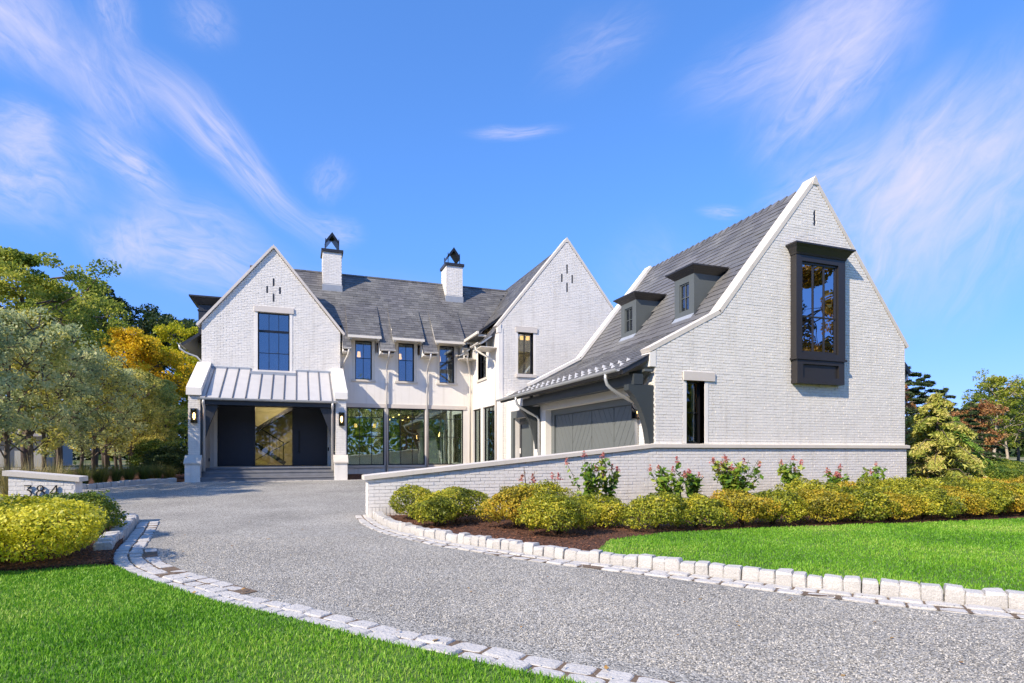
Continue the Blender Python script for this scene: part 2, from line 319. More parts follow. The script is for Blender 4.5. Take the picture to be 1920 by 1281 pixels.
TF = lambda Y: (lambda u, d, z: (u, Y + d, z))      # wall facing the camera: u = x, depth = +y
TS = lambda X: (lambda u, d, z: (X + d, u, z))      # wall facing left: u = y, depth = +x
def spans(poly, z):
    xs = []
    n = len(poly)
    for i in range(n):
        (x0, z0), (x1, z1) = poly[i], poly[(i + 1) % n]
        if (z0 <= z) != (z1 <= z): xs.append(x0 + (z - z0) / (z1 - z0) * (x1 - x0))
    xs.sort(); return [(xs[i], xs[i + 1]) for i in range(0, len(xs) - 1, 2)]
def cut(sp, ops, z, h=0):
    for (a, b, c, d) in ops:
        if c - h < z < d + h:
            out = []
            for s0, s1 in sp:
                if b <= s0 or a >= s1: out.append((s0, s1)); continue
                if s0 < a: out.append((s0, a))
                if b < s1: out.append((b, s1))
            sp = out
    return sp
def ztop(poly, u):
    """highest z of the profile at u"""
    zs = []
    n = len(poly)
    for i in range(n):
        (x0, z0), (x1, z1) = poly[i], poly[(i + 1) % n]
        if abs(x1 - x0) > 1e-6 and min(x0, x1) - 1e-6 <= u <= max(x0, x1) + 1e-6: zs.append(z0 + (u - x0) / (x1 - x0) * (z1 - z0))
    return max(zs)
def wall(T, poly, ops, d0, d1, z0):
    """a solid wall with real openings; poly = outline (u, z)"""
    mb = MB(); us = sorted(set([round(p[0], 4) for p in poly] + [x for o in ops for x in o[:2]]))
    us = [u for u in us if min(p[0] for p in poly) - 1e-6 <= u <= max(p[0] for p in poly) + 1e-6]
    for a, b in zip(us, us[1:]):
        if b - a < 1e-4: continue
        m = (a + b) / 2; za, zb = ztop(poly, a + 1e-4), ztop(poly, b - 1e-4); lo = z0
        for o in sorted([o for o in ops if o[0] - 1e-6 <= m <= o[1] + 1e-6], key=lambda o: o[2]):
            if o[2] > lo + 1e-4: mb.prism([(a, lo), (b, lo), (b, o[2]), (a, o[2])], T, d0, d1)
            lo = o[3]
        if min(za, zb) > lo + 1e-3: mb.prism([(a, lo), (b, lo), (b, zb), (a, za)], T, d0, d1)
    return mb
BH = .0677; BL = .203
brick_protos = []
def brick_proto():
    for i in range(4):
        r = random.Random(i); j = lambda k=.0015: r.uniform(-k, k)
        p = [(0 + j(), 0 + j(.0012) * 2, 0 + j()), (1, j(.003), j()), (1, 1, 0), (0, 1, 0), (0, j(.003), 1 + j()), (1 + j(), j(.003), 1), (1, 1, 1), (0, 1, 1)]
        # unit brick: x 0..1 length, y 0..1 depth, z 0..1 height
        mb = MB(); mb.hexa(p); brick_protos.append(mb.mesh('brick', WHITE))
brick_proto()
def bricks(T, poly, ops, z0, z1, rest, parent=None, want=None, store=None, side=False, jit=.0026, seed=1, base=.0115):
    """running-bond bricks standing 8-13 mm proud of the backing; `rest` collects the joined ones, `want(u, z)` picks the single ones"""
    r = random.Random(seed); row = 0; z = z0
    while z + BH * .8 < z1:
        zm = z + BH / 2; sp = cut(spans(poly, zm), ops, zm)
        off = (row % 2) * .5 * (BL + .0095) + (r.uniform(-.012, .012))
        for a, b in sp:
            u = a - ((a - off) % (BL + .0095)) if True else a
            while u < b:
                ua, ub = max(u, a), min(u + BL, b)
                if ub - ua > .03:
                    p = base + r.uniform(-jit, jit); q = p + r.uniform(-.002, .002); zz = z + r.uniform(-.0015, .0015); zt = zz + BH - .0095 + r.uniform(-.002, .0015)
                    if want and want((ua + ub) / 2, zm) and len(store) < 300:
                        me = brick_protos[r.randrange(4)]; loc = T(ua, -p, zz)
                        o = bpy.data.objects.new('brick', me); C.objects.link(o); o.parent = parent; o.matrix_parent_inverse = Matrix.Translation(-Vector(parent['base'])) if 'base' in parent else Matrix.Identity(4)
                        if side: o.location = T(ub, -p, zz); o.rotation_euler = (0, 0, -math.pi / 2); o.scale = (ub - ua, .03, zt - zz)
                        else: o.location = loc; o.scale = (ub - ua, .03, zt - zz)
                        store.append(o)
                    else:
                        v = [T(ua, -p, zz), T(ub, -q, zz), T(ub, .004, zz), T(ua, .004, zz), T(ua, -q, zt), T(ub, -p, zt), T(ub, .004, zt), T(ua, .004, zt)]
                        rest.add(v, [(0, 1, 5, 4), (1, 2, 6, 5), (3, 0, 4, 7), (4, 5, 6, 7), (3, 2, 1, 0)])
                u += BL + .0095
        z += BH; row += 1
def bar(a, b, wd, th, up=(0, 0, 1)):
    """a rectangular bar from a to b as 8 points"""
    a, b = Vector(a), Vector(b); d = (b - a).normalized(); s = d.cross(Vector(up)).normalized(); u = s.cross(d)
    s *= wd / 2; u *= th / 2
    return [a - s - u, a + s - u, b + s - u, b - s - u, a - s + u, a + s + u, b + s + u, b - s + u]
def window(T, u0, u1, z0, z1, cols, rows, parent, dep=.12, fw=.05, mw=.022, gl=None, heavy=(), name='window', m=None, frame_d=.07):
    """frame part with its muntins, and every pane a sub-part"""
    m = m or BLACK
    mb = MB(); D0, D1 = dep, dep + frame_d
    for a, b, c, d in ((u0, u0 + fw, z0, z1), (u1 - fw, u1, z0, z1), (u0 + fw, u1 - fw, z0, z0 + fw), (u0 + fw, u1 - fw, z1 - fw, z1)):
        mb.prism([(a, c), (b, c), (b, d), (a, d)], T, D0, D1)
    a0, a1, b0, b1 = u0 + fw, u1 - fw, z0 + fw, z1 - fw
    cs = [a0 + (a1 - a0) * i / cols for i in range(cols + 1)] if isinstance(cols, int) else [a0 + (a1 - a0) * f for f in cols]
    rs = [b0 + (b1 - b0) * i / rows for i in range(rows + 1)] if isinstance(rows, int) else [b0 + (b1 - b0) * f for f in rows]
    for c in cs[1:-1]: mb.prism([(c - mw / 2, b0), (c + mw / 2, b0), (c + mw / 2, b1), (c - mw / 2, b1)], T, D0 + .012, D1 - .01)
    for k, c in enumerate(rs[1:-1]):
        h = (.09 if k in heavy else mw) / 2
        mb.prism([(a0, c - h), (a1, c - h), (a1, c + h), (a0, c + h)], T, D0 + (.002 if k in heavy else .009), D1 - .007)
    w_ = mb.build(name, m, parent)
    for i in range(len(cs) - 1):
        for j in range(len(rs) - 1):
            p = MB(); p.prism([(cs[i], rs[j]), (cs[i + 1], rs[j]), (cs[i + 1], rs[j + 1]), (cs[i], rs[j + 1])], T, D0 + .034, D0 + .04)
            p.build('pane', gl or GLASS, w_)
    return w_
def slates(P0, U, V, ulen, vlen, expo, wmin, wmax, rest, clip=None, want=None, parent=None, store=None, seed=0, th=.012, jit=.012, lift=.02):
    """courses of slates; P0 eave corner, U along the eave, V up the slope"""
    r = random.Random(seed); U = Vector(U).normalized(); V = Vector(V).normalized(); Nn = U.cross(V).normalized()
    if Nn.z < 0: Nn = -Nn
    P0 = Vector(P0); v = 0
    while v < vlen - .03:
        u = -r.uniform(0, wmin)
        while u < ulen:
            wd = r.uniform(wmin, wmax); ua, ub = max(u, 0), min(u + wd - .006, ulen)
            um, vm = (ua + ub) / 2, v + expo / 2
            if ub - ua > .02 and (clip is None or clip(P0 + U * um + V * vm)):
                lo = -r.uniform(0, jit); hi = min(expo * 1.25, vlen - v + .02); l1 = lift + r.uniform(-.004, .006)
                c = [(ua, v + lo), (ub, v + lo + r.uniform(-.006, .006)), (ub, v + hi), (ua, v + hi)]
                top = [P0 + U * c[0][0] + V * c[0][1] + Nn * l1, P0 + U * c[1][0] + V * c[1][1] + Nn * (l1 + r.uniform(-.003, .003)), P0 + U * c[2][0] + V * c[2][1] + Nn * .006, P0 + U * c[3][0] + V * c[3][1] + Nn * .006]
                bot = [p - Nn * th for p in top]
                if want and want(P0 + U * um + V * vm) and len(store) < 300:
                    mb = MB(); mb.hexa(bot + top); store.append(mb.build('slate', SLATE, parent))
                else: rest.hexa(bot + top)
            u += wd
        v += expo

def g(x, y):      # gentle rise of the drive towards the house
    t = min(max((y - 10) / 11, 0), 1); return .25 * t

# ------------------------------------------------------------------ ground, drive
def sheet(name, xs, ys, zf, m, kind='structure', label=None):
    vs = [(x, y, zf(x, y)) for y in ys for x in xs]; nx = len(xs)
    fs = [(j * nx + i, j * nx + i + 1, (j + 1) * nx + i + 1, (j + 1) * nx + i) for j in range(len(ys) - 1) for i in range(nx - 1)]
    me = bpy.data.meshes.new(name); me.from_pydata(vs, [], fs); me.materials.append(m); return link(name, me, kind=kind, label=label)
far = [-900, -300, -120, -60, -40, -30, -20, -10, 0, 10, 20, 30, 45, 80, 160, 400, 1200]
sheet('ground', far, [-600, -200, -80, -40, -20, -10, 0, 10, 15.5, 21, 30, 45, 80, 160, 400, 1500], lambda x, y: g(x, y) - .03 + (max(0, (x - 18)) * .004 if x < 120 else .4), FIELD)
sheet('driveway', [-7.2, -4, 0, 4, 8, 12, 16, 24, 40], [-12, -6, 0, 5, 10, 15.5, 21, 25.3], lambda x, y: g(x, y), MATS['gravel'])

def resample(pts, step, z=None):
    out = [Vector(pts[0])]; acc = 0
    P = [Vector(p) for p in pts]
    # smooth with Catmull-Rom first
    S = []
    for i in range(len(P) - 1):
        a, b, c, d = P[max(i - 1, 0)], P[i], P[i + 1], P[min(i + 2, len(P) - 1)]
        for k in range(8):
            t = k / 8; S.append(.5 * ((2 * b) + (c - a) * t + (2 * a - 5 * b + 4 * c - d) * t * t + (3 * b - a - 3 * c + d) * t ** 3))
    S.append(P[-1]); out = [S[0]]; need = step() if callable(step) else step
    for p, q in zip(S, S[1:]):
        seg = (q - p).length; pos = 0
        while acc + seg - pos >= need:
            pos += need - acc; out.append(p + (q - p) * (pos / seg)); acc = 0; need = step() if callable(step) else step
        acc += seg - pos
    return out
RC = [(1.33, 11.9), (1.33, 11.3), (1.36, 10.7), (1.44, 10.1), (1.58, 9.45), (1.78, 8.85), (2.03, 8.16), (2.38, 7.5), (2.68, 6.91), (2.95, 6.45), (3.23, 6.06), (3.54, 5.65), (3.9, 5.15), (4.18, 4.74), (4.48, 4.3), (4.78, 3.9), (5.12, 3.5), (5.55, 3.03), (6.1, 2.5), (6.8, 1.9), (7.6, 1.3), (8.6, .7), (10, .1), (12, -.5)]
LC = [(-2.66, 12.0), (-2.50, 10.9), (-2.36, 9.8), (-2.24, 8.9), (-2.08, 8.15), (-1.84, 7.5), (-1.5, 6.85), (-1.14, 6.28), (-.72, 5.62), (-.3, 5.1), (.14, 4.52), (.48, 4.03), (.78, 3.7), (1.06, 3.35), (1.34, 3.02), (1.7, 2.62), (2.1, 2.2), (2.7, 1.65), (3.5, 1.05), (4.5, .45), (5.5, -.1), (7, -.7), (9, -1.2)]
def stone_protos():
    out = []
    for i in range(7):
        r = random.Random(20 + i); vs = []; n = 4
        # rounded block: 3 rings with chamfer, jittered
        def ring(z, ins):
            pts = [(-.5 + ins, -.5), (.5 - ins, -.5), (.5, -.5 + ins), (.5, .5 - ins), (.5 - ins, .5), (-.5 + ins, .5), (-.5, .5 - ins), (-.5, -.5 + ins)]
            s = 1 - ins * .9 if z == 1 else 1
            return [(x * s + r.uniform(-.022, .022), y * s + r.uniform(-.03, .03), z + r.uniform(-.03, .03)) for x, y in pts]
        rs = [ring(0, .07), ring(.5, .06), ring(.88, .07), ring(1, .14)]
        mb = MB(); fs = []
        for k in range(3):
            for j in range(8): fs.append((k * 8 + j, k * 8 + (j + 1) % 8, (k + 1) * 8 + (j + 1) % 8, (k + 1) * 8 + j))
        fs.append(tuple(24 + j for j in range(8))); fs.append(tuple(range(7, -1, -1)))
        vv = [p for q in rs for p in q]; mb.add(vv, fs); me = mb.mesh('sett', GRAN); me.shade_smooth()
        try: me.set_sharp_from_angle(angle=R(28))
        except Exception: pass
        out.append(me)
    return out
STONES = stone_protos()
def row_stones(curve, off, length, width, height, parent, zbase, gap=.012, name='sett', s0=0, s1=999, tilt=.02, seed=0, cond=None):
    r = random.Random(seed); lens = []
    def st():
        l = length * r.uniform(.82, 1.18); lens.append(l); return l
    pts = resample([(*p, 0) for p in curve], st); n = 0
    for i, (p, q) in enumerate(zip(pts, pts[1:])):
        d = (q - p); L_ = d.length; d.normalize(); nrm = Vector((-d.y, d.x, 0)); c = (p + q) / 2 + nrm * off
        if i < s0 or i >= s1 or (cond and not cond(c)): continue
        hh = height * r.uniform(.90, 1.05)
        me = STONES[r.randrange(len(STONES))]
        z0 = g(c.x, c.y) + zbase
        link(name, me, parent, loc=(c.x, c.y, z0), rot=(r.uniform(-tilt, tilt), r.uniform(-tilt, tilt), math.atan2(d.y, d.x) + r.uniform(-.02, .02) + (math.pi if r.random() < .5 else 0)), scale=(L_ - gap, width * r.uniform(.92, 1.04), hh)); n += 1
    return n
kerb = thing('kerb', None, None, (2.4, 7.5, 0), world=True); kerb['kind'] = 'structure'; kerb['label'] = 'upright pale granite kerb blocks curving along the planting bed and right lawn'
row_stones(RC, .085, .150, .16, .24, kerb, -.10, .006, 'kerb_stone', seed=1, tilt=.055, cond=lambda c: c.y > -.6)
edge = thing('paving_edge', None, None, (2.1, 7.3, 0)); edge['kind'] = 'structure'; edge['label'] = 'two flat rows of pale granite setts at the foot of the right kerb'
row_stones(RC, -.075, .24, .135, .10, edge, -.076, .014, seed=2, tilt=.012, cond=lambda c: c.y > 0)
row_stones(RC, -.225, .24, .135, .10, edge, -.082, .014, seed=3, tilt=.012, cond=lambda c: c.y > 0)
edge2 = thing('paving_edge', None, None, (-1.8, 7.3, 0)); edge2['kind'] = 'structure'; edge2['label'] = 'flat rows of pale granite setts between the left lawn and the drive'
row_stones(LC, .08, .24, .15, .10, edge2, -.075, .016, seed=4, tilt=.016, cond=lambda c: c.y > 0)
row_stones(LC, .24, .24, .15, .10, edge2, -.082, .016, seed=5, tilt=.016, cond=lambda c: c.y > 0)
LC3 = [(-2.24, 8.9), (-2.08, 8.15), (-1.84, 7.5), (-1.5, 6.85), (-1.14, 6.28), (-.72, 5.62)]
row_stones(LC3, .40, .24, .15, .10, edge2, -.09, .016, seed=6, tilt=.012)
kerb2 = thing('kerb', None, None, (-2.6, 10.5, 0)); kerb2['kind'] = 'structure'; kerb2['label'] = 'raised granite kerb blocks along the mulch bed by the number sign'
row_stones([(-2.74, 12.05), (-2.60, 11.0), (-2.47, 10.0), (-2.36, 9.1), (-2.24, 8.5)], -.09 + .06, .18, .20, .24, kerb2, -.07, .008, 'kerb_stone', seed=7, tilt=.02)
row_stones([(-2.74, 12.05), (-3.6, 12.25), (-5.0, 12.5), (-7, 12.7)], 0, .2, .18, .22, kerb2, -.07, .008, 'kerb_stone', seed=8, tilt=.02)
row_stones([(-2.26, 8.4), (-2.3, 8.0), (-2.6, 7.75)], 0, .2, .2, .13, kerb2, -.07, .008, 'kerb_stone', seed=9, tilt=.02)
kerb3 = thing('kerb', None, None, (-5, 21.5, .2)); kerb3['kind'] = 'structure'; kerb3['label'] = 'granite kerb blocks in front of the ornamental grasses by the porch'
row_stones([(-8.5, 19.2), (-6.6, 19.6), (-6.0, 19.8), (-5.4, 20.6), (-4.85, 21.7), (-4.35, 22.7), (-3.85, 23.05)], 0, .24, .2, .22, kerb3, -.06, .012, 'kerb_stone', seed=10, tilt=.02)
row_stones([(-8.5, 18.95), (-6.5, 19.35), (-5.8, 19.6), (-5.15, 20.5), (-4.6, 21.6), (-4.1, 22.55), (-3.6, 22.7), (1.7, 22.62), (3.2, 22.62)], 0, .3, .2, .06, kerb3, -.045, .012, 'sett', seed=11, tilt=.01)

def ribbon(curve, o0, o1, z, name='joint_sand', cond=lambda c: True):
    pts = [p for p in resample([(*p, 0) for p in curve], .15) if cond(p)]; vs = []
    for i, p in enumerate(pts):
        d = (pts[min(i + 1, len(pts) - 1)] - pts[max(i - 1, 0)]).normalized(); n = Vector((-d.y, d.x, 0))
        for o in (o0, o1): q = p + n * o; vs.append((q.x, q.y, g(q.x, q.y) + z))
    me = bpy.data.meshes.new(name); me.from_pydata(vs, [], [(2 * i, 2 * i + 2, 2 * i + 3, 2 * i + 1) for i in range(len(pts) - 1)]); me.materials.append(SAND); link(name, me, kind='structure')
SAND = mat('joint_sand', (.16, .11, .07), .95, var=.3, vs=12, bump=1, bs=60)
ribbon(RC, -.29, .0, .008); ribbon(LC, .0, .31, .008); ribbon(LC3, .31, .47, .006)
def poly_sheet(name, pts, z, m, th=.06, zf=None):
    mb = MB(); n = len(pts); zz = [(zf(*p) if zf else z) for p in pts]
    me = bpy.data.meshes.new(name); vs = [(p[0], p[1], q) for p, q in zip(pts, zz)] + [(p[0], p[1], q - th) for p, q in zip(pts, zz)]
    fs = [tuple(range(n))] + [(i, (i + 1) % n, (i + 1) % n + n, i + n) for i in range(n)]
    me.from_pydata(vs, [], fs); me.materials.append(m)
    bm = bmesh.new(); bm.from_mesh(me); bmesh.ops.recalc_face_normals(bm, faces=bm.faces); bmesh.ops.triangulate(bm, faces=[f for f in bm.faces if len(f.verts) > 4]); bm.to_mesh(me); bm.free()
    return link(name, me, kind='structure')
HEDGE = [(4.05, 7.15), (4.6, 7.35), (5.4, 7.50), (7, 7.45), (9, 7.2), (11, 7.0), (13, 6.85), (16, 6.8), (20, 6.8), (26, 6.9)]
rc_s = [(p.x, p.y) for p in resample([(*p, 0) for p in RC], .3)]
rc_bed = [p for p in rc_s if p[1] > 5.95]; rc_lawn = [p for p in rc_s if p[1] <= 5.95]
bedR = [(p[0] + .06, p[1]) for p in rc_bed] + HEDGE[0:] + [(26, 12.2), (15.6, 12.2), (15.6, 11.6), (1.4, 11.6)]
lawnR = [(3.45, 6.4)] + [(p[0] + .09, p[1] + .06) for p in rc_lawn] + [(26, -1), (26, 6.9)] + HEDGE[::-1][1:]
poly_sheet('planting_bed', bedR, .07, MATS['mulch'], .12)
poly_sheet('lawn', lawnR, .075, LAWN, .12)
lc_s = [(p.x, p.y) for p in resample([(*p, 0) for p in LC], .3)]
bedL = [(-2.66, 11.95), (-2.45, 10.3), (-2.2, 8.7), (-2.0, 7.85), (-2.15, 7.72), (-2.5, 7.62), (-3.2, 7.62), (-5, 7.72), (-9, 8.0), (-9, 12.9), (-7, 12.7), (-3.6, 12.25)]
poly_sheet('planting_bed', bedL, .07, MATS['mulch'], .12)
lawnL = [p for p in lc_s if p[1] < 7.75] + [(9, -6), (-14, -6), (-14, 8.1), (-9, 8.05), (-5, 7.77), (-3.2, 7.68), (-2.5, 7.67), (-2.2, 7.72)]
poly_sheet('lawn', lawnL, .03, LAWN, .08)
poly_sheet('planting_bed', [(-30, 19), (-8.5, 19.3), (-6.6, 19.7), (-6.0, 19.9), (-5.4, 20.7), (-4.85, 21.8), (-4.35, 22.8), (-3.85, 23.15), (-3.85, 29), (-5.5, 40), (-30, 40)], .27, MATS['mulch'], .12, zf=lambda x, y: g(x, y) + .05)
poly_sheet('planting_bed', [(1.75, 22.9), (3.2, 22.8), (7.3, 22.8), (7.3, 25.7), (1.75, 25.7)], .36, MATS['mulch'], .2, zf=lambda x, y: .37 if y > 24 else .27)
# pale gravel and grass strip seen under the row of trees
sheet('path', [-60, -30, -15, -8.5], [40.2, 42, 45, 48], lambda x, y: .26, mat('pale_path', (.55, .48, .36), .9, var=.15, vs=1))

# ---- grass blades
def in_poly(px, py, poly):
    res = np.zeros(len(px), bool); n = len(poly); j = n - 1
    for i in range(n):
        xi, yi = poly[i]; xj, yj = poly[j]
        c = ((yi > py) != (yj > py)); 
        with np.errstate(divide='ignore', invalid='ignore'):
            c &= px < (xj - xi) * (py - yi) / (yj - yi) + xi
        res ^= c; j = i
    return res
def mesh_np(name, V, F, m):
    """V (n,3), F (m,k) all of one size"""
    me = bpy.data.meshes.new(name); k = F.shape[1]; me.vertices.add(len(V)); me.vertices.foreach_set('co', V.astype(np.float32).ravel())
    me.loops.add(F.size); me.loops.foreach_set('vertex_index', F.astype(np.int32).ravel()); me.polygons.add(len(F))
    me.polygons.foreach_set('loop_start', np.arange(0, F.size, k, dtype=np.int32)); me.polygons.foreach_set('loop_total', np.full(len(F), k, np.int32))
    me.update(calc_edges=True); me.materials.append(m); return me
RG = np.random.default_rng(5)
def grass(name, poly, bbox, dens_fn, n_try, z, hmean, label, fringe=None):
    x0, x1, y0, y1 = bbox; X = RG.uniform(x0, x1, n_try); Y = RG.uniform(y0, y1, n_try)
    k = in_poly(X, Y, poly); X, Y = X[k], Y[k]
    d = np.hypot(X, Y); fw = X * math.sin(YAW) + Y * math.cos(YAW); rt = X * math.cos(YAW) - Y * math.sin(YAW)
    k = (fw > .6) & (np.abs(rt) < fw * 1.05 + 1.0) & (RG.random(len(X)) < dens_fn(d)); X, Y, d = X[k], Y[k], d[k]; n = len(X)
    a = RG.uniform(0, 2 * np.pi, n); wd = np.clip(.0016 + d * .00042, .002, .009); 
    patch = np.sin(X * 3.1 + 1.3 * np.sin(Y * 2.3)) * np.cos(Y * 2.7 + np.sin(X * 1.9)) * .18
    h = hmean * RG.uniform(.6, 1.25, n) * (1 + patch); ln = RG.uniform(.1, .75, n) * h; b = RG.uniform(0, 2 * np.pi, n)
    dx, dy = np.cos(a) * wd, np.sin(a) * wd; lx, ly = np.cos(b) * ln, np.sin(b) * ln
    V = np.empty((n, 5, 3)); zz = np.full(n, z)
    V[:, 0] = np.c_[X - dx, Y - dy, zz]; V[:, 1] = np.c_[X + dx, Y + dy, zz]
    V[:, 2] = np.c_[X + dx * .8 + lx * .35, Y + dy * .8 + ly * .35, zz + h * .6]; V[:, 3] = np.c_[X - dx * .8 + lx * .35, Y - dy * .8 + ly * .35, zz + h * .6]
    V[:, 4] = np.c_[X + lx, Y + ly, zz + h]
    i = np.arange(n)[:, None] * 5
    F = np.concatenate([i + [0, 1, 2], i + [0, 2, 3], i + [3, 2, 4]], 0)
    link(name, mesh_np(name, V.reshape(-1, 3), F, BLADE), kind='stuff', label=label, cat='grass'); return n
n1 = grass('grass', [(p[0] , p[1]) for p in lawnL], (-9, 2.6, 1.5, 8.0), lambda d: np.clip(6.5 / d, .3, 1) ** 1.0, 420000, .028, .030, 'short mown green lawn grass to the left of the drive')
n2 = grass('grass', lawnR, (3.2, 18, 0, 8.2), lambda d: np.clip(7.5 / d, .3, 1), 330000, .072, .030, 'short mown green lawn grass behind the kerb on the right')

# ------------------------------------------------------------------ THE HOUSE
house = thing('house', 'large white painted brick house with steep slate roofs, three gables and a garage wing', 'house', (6, 20, .25))
single = []                      # the individually built bricks of the house (nearest ones)
YG, YM, YW, YL = 11.54, 21.8, 25.8, 25.4
SL = 1.235
# ---- garage wing, front gable wall
gp = [(7.74, 0), (15.9, 0), (15.9, 4.28), (12.6, 8.30), (9.62, 4.66), (7.74, 3.68)]
gops = [(8.61, 9.13, 1.50, 3.00), (12.555, 12.625, 7.17, 7.58), (11.85, 13.35, 3.8, 6.15)]
wall(TF(YG), gp, gops[:1] + [gops[2]], 0, .34, 0).build('gable_wall', MORT, house)
rest = MB()
brops = [(8.51, 9.23, 1.45, 3.00), (8.50, 9.42, 3.0, 3.21), (12.555, 12.625, 7.17, 7.58), (11.80, 13.42, 3.08, 6.50)]
bricks(TF(YG), gp, brops, 1.50, 8.3, rest, house, want=lambda u, z: z < 2.55 and u < 13.5, store=single, seed=11)
rest.build('brick_facing', WHITE, house, kind='stuff')
sl = MB(); sl.prism([(12.56, 7.18), (12.62, 7.18), (12.62, 7.57), (12.56, 7.57)], TF(YG), -.002, .004); sl.build('slit_vent', DARK, house)
# base course below the stone ledge
base_poly = [(7.74, -.1), (15.9, -.1), (15.9, 1.40), (7.74, 1.40)]
MB().prism(base_poly, TF(YG - .045), 0, .044).build('plinth', MORT, house)
rest = MB(); bricks(TF(YG - .045), base_poly, [], .235, 1.38, rest, seed=12)
r_ = random.Random(5); u = 7.75                         # soldier course, bricks on end
while u < 15.85:
    p = .012 + r_.uniform(-.003, .003); rest.box(u, u + .058, YG - .045 - p, YG - .04, .03, .225); u += BH
rest.build('brick_facing', WHITE, house, kind='stuff')
ledge = MB()
for a, b in zip([7.66, 8.55, 10.15, 11.7, 13.2, 14.7], [8.546, 10.146, 11.696, 13.196, 14.696, 15.97]):
    pts = [(-.11, 1.405), (.05, 1.405), (.05, 1.50), (-.02, 1.50), (-.11, 1.485)]
    k = len(ledge.v); vs = [(a, YG + d, z) for d, z in pts] + [(b, YG + d, z) for d, z in pts]
    q = MB(); q.add(vs, [(0, 1, 2, 3, 4), (9, 8, 7, 6, 5)] + [(i, (i + 1) % 5, (i + 1) % 5 + 5, i + 5) for i in range(5)]); q.build('ledge_stone', COPE, house)
# other walls of the wing
MB().box(15.55, 15.9, YG + .34, 19.34, 0, 4.2).build('side_wall', MORT, house)
wall(TF(19.0), [(7.74, 0), (15.9, 0), (15.9, 4.28), (12.6, 8.30), (9.62, 4.66), (7.74, 3.68)], [], 0, .34, 0).build('gable_wall', MORT, house)
# door wall of the courtyard (faces left), openings: garage door and entry door
wall(TS(7.74), [(YG + .34, 0), (21.76, 0), (21.76, 3.6), (YG + .34, 3.6)], [(12.34, 17.9, 0, 2.7), (19.2, 20.8, .2, 2.58)], 0, .34, 0).build('door_wall', STUC, house)
rest = MB(); bricks(TS(7.74), [(YG + .02, 0), (21.76, 0), (21.76, 3.2), (YG + .02, 3.2)], [(12.2, 18.7, -1, 9), (18.7, 21.0, -1, 9)], .25, 3.1, rest, side=True, seed=13)
rest.build('brick_facing', WHITE, house, kind='stuff')
MB().box(7.68, 7.735, 12.1, 18.15, 2.70, 2.98).build('garage_lintel', CREAM, house)
# entry door surround and door
mb = MB()
for a in ((7.66, 7.74, 18.95, 19.2, .2, 2.85), (7.66, 7.74, 20.8, 21.05, .2, 2.85), (7.66, 7.74, 19.2, 20.8, 2.58, 2.85)): mb.box(*a)
mb.build('door_surround', OLIVE, house)
dr = MB().box(7.93, 7.98, 19.2, 20.8, .2, 2.58).build('side_door', OLIVE, house)
q = MB(); q.box(7.90, 7.93, 19.25, 19.4, .25, 2.5); q.box(7.90, 7.93, 20.6, 20.75, .25, 2.5); q.box(7.90, 7.93, 19.4, 20.6, 2.35, 2.5); q.build('door_frame', DARK, dr)
MB().box(7.885, 7.90, 20.62, 20.70, 1.25, 1.45).build('keypad', STUC, dr)
# garage door: chevron boards
gd = MB().box(8.02, 8.08, 12.34, 17.9, 0, 2.7).build('garage_door', GARD, house)
mb = MB()
for y0 in (12.34, 17.66): mb.box(7.95, 8.015, y0, y0 + .24, 0, 2.7)
mb.box(7.95, 8.015, 12.58, 17.66, 2.52, 2.7); mb.build('door_frame', GARD, gd)
def clipstrip(y0, y1, off, sgn, wd):
    return None
ys = [12.58 + i * (17.66 - 12.58) / 4 for i in range(5)]
for k in range(4):
    y0, y1 = ys[k] + .018, ys[k + 1] - .018; W_ = y1 - y0; sgn = 1 if k % 2 else -1; bw = .235
    # diagonal boards at 60 degrees, clipped to the leaf by polygon clipping
    t = math.tan(R(58)); n = -W_ * t
    z = -W_ * t
    while z < 2.52:
        lo = (z, z + (bw / math.cos(R(58)) - .02))
        def zc(s, base): return base + (s if sgn > 0 else W_ - s) * t
        poly = [(0, zc(0, lo[0])), (W_, zc(W_, lo[0])), (W_, zc(W_, lo[1])), (0, zc(0, lo[1]))]
        def clip(poly, f, inside, inter):
            out = []
            for i in range(len(poly)):
                a, b = poly[i - 1], poly[i]
                if inside(b):
                    if not inside(a): out.append(inter(a, b))
                    out.append(b)
                elif inside(a): out.append(inter(a, b))
            return out
        for lim, up in ((.02, True), (2.50, False)):
            poly = clip(poly, None, (lambda p: p[1] >= lim) if up else (lambda p: p[1] <= lim), lambda a, b: (a[0] + (lim - a[1]) / (b[1] - a[1]) * (b[0] - a[0]), lim)) if poly else poly
        if len(poly) >= 3:
            m_ = MB(); m_.prism([(y0 + s, zz) for s, zz in poly], TS(8.005), 0, .014); m_.build('board', GARD, gd)
        z += bw / math.cos(R(58))
# interior floor of garage not seen; eaves timber
MB().box(7.20, 7.44, YG + .02, 18.6, 2.86, 3.10).build('eaves_beam', TIMB, house)
mb = MB(); mb.prism([(YG - .02, 3.22), (YG + .66, 3.22), (YG + .66, 2.86), (YG + .50, 2.86), (YG + .38, 2.94), (YG + .24, 3.08), (YG + .06, 3.16), (YG - .02, 3.16)], TS(7.46), 0, .2)
mb.build('beam_end', OLIVE, house)
def brace(y0, y1):
    pts = []
    n = 10
    outer = [(7.735, 1.40), (7.735, 2.86), (7.0, 2.86)]
    inner = []
    for i in range(n + 1):
        t = i / n; x = 7.06 + (7.62 - 7.06) * (1 - (1 - t) ** 1.6); z = 2.72 - 1.32 * t ** 1.35; inner.append((x, z))
    poly = [(7.735, 1.40), (7.735, 2.855), (7.06, 2.855)] + inner
    mb = MB(); mb.prism([(a, b) for a, b in poly], lambda u, d, z: (u, d, z), y0, y1); return mb.build('knee_brace', TIMB, house)
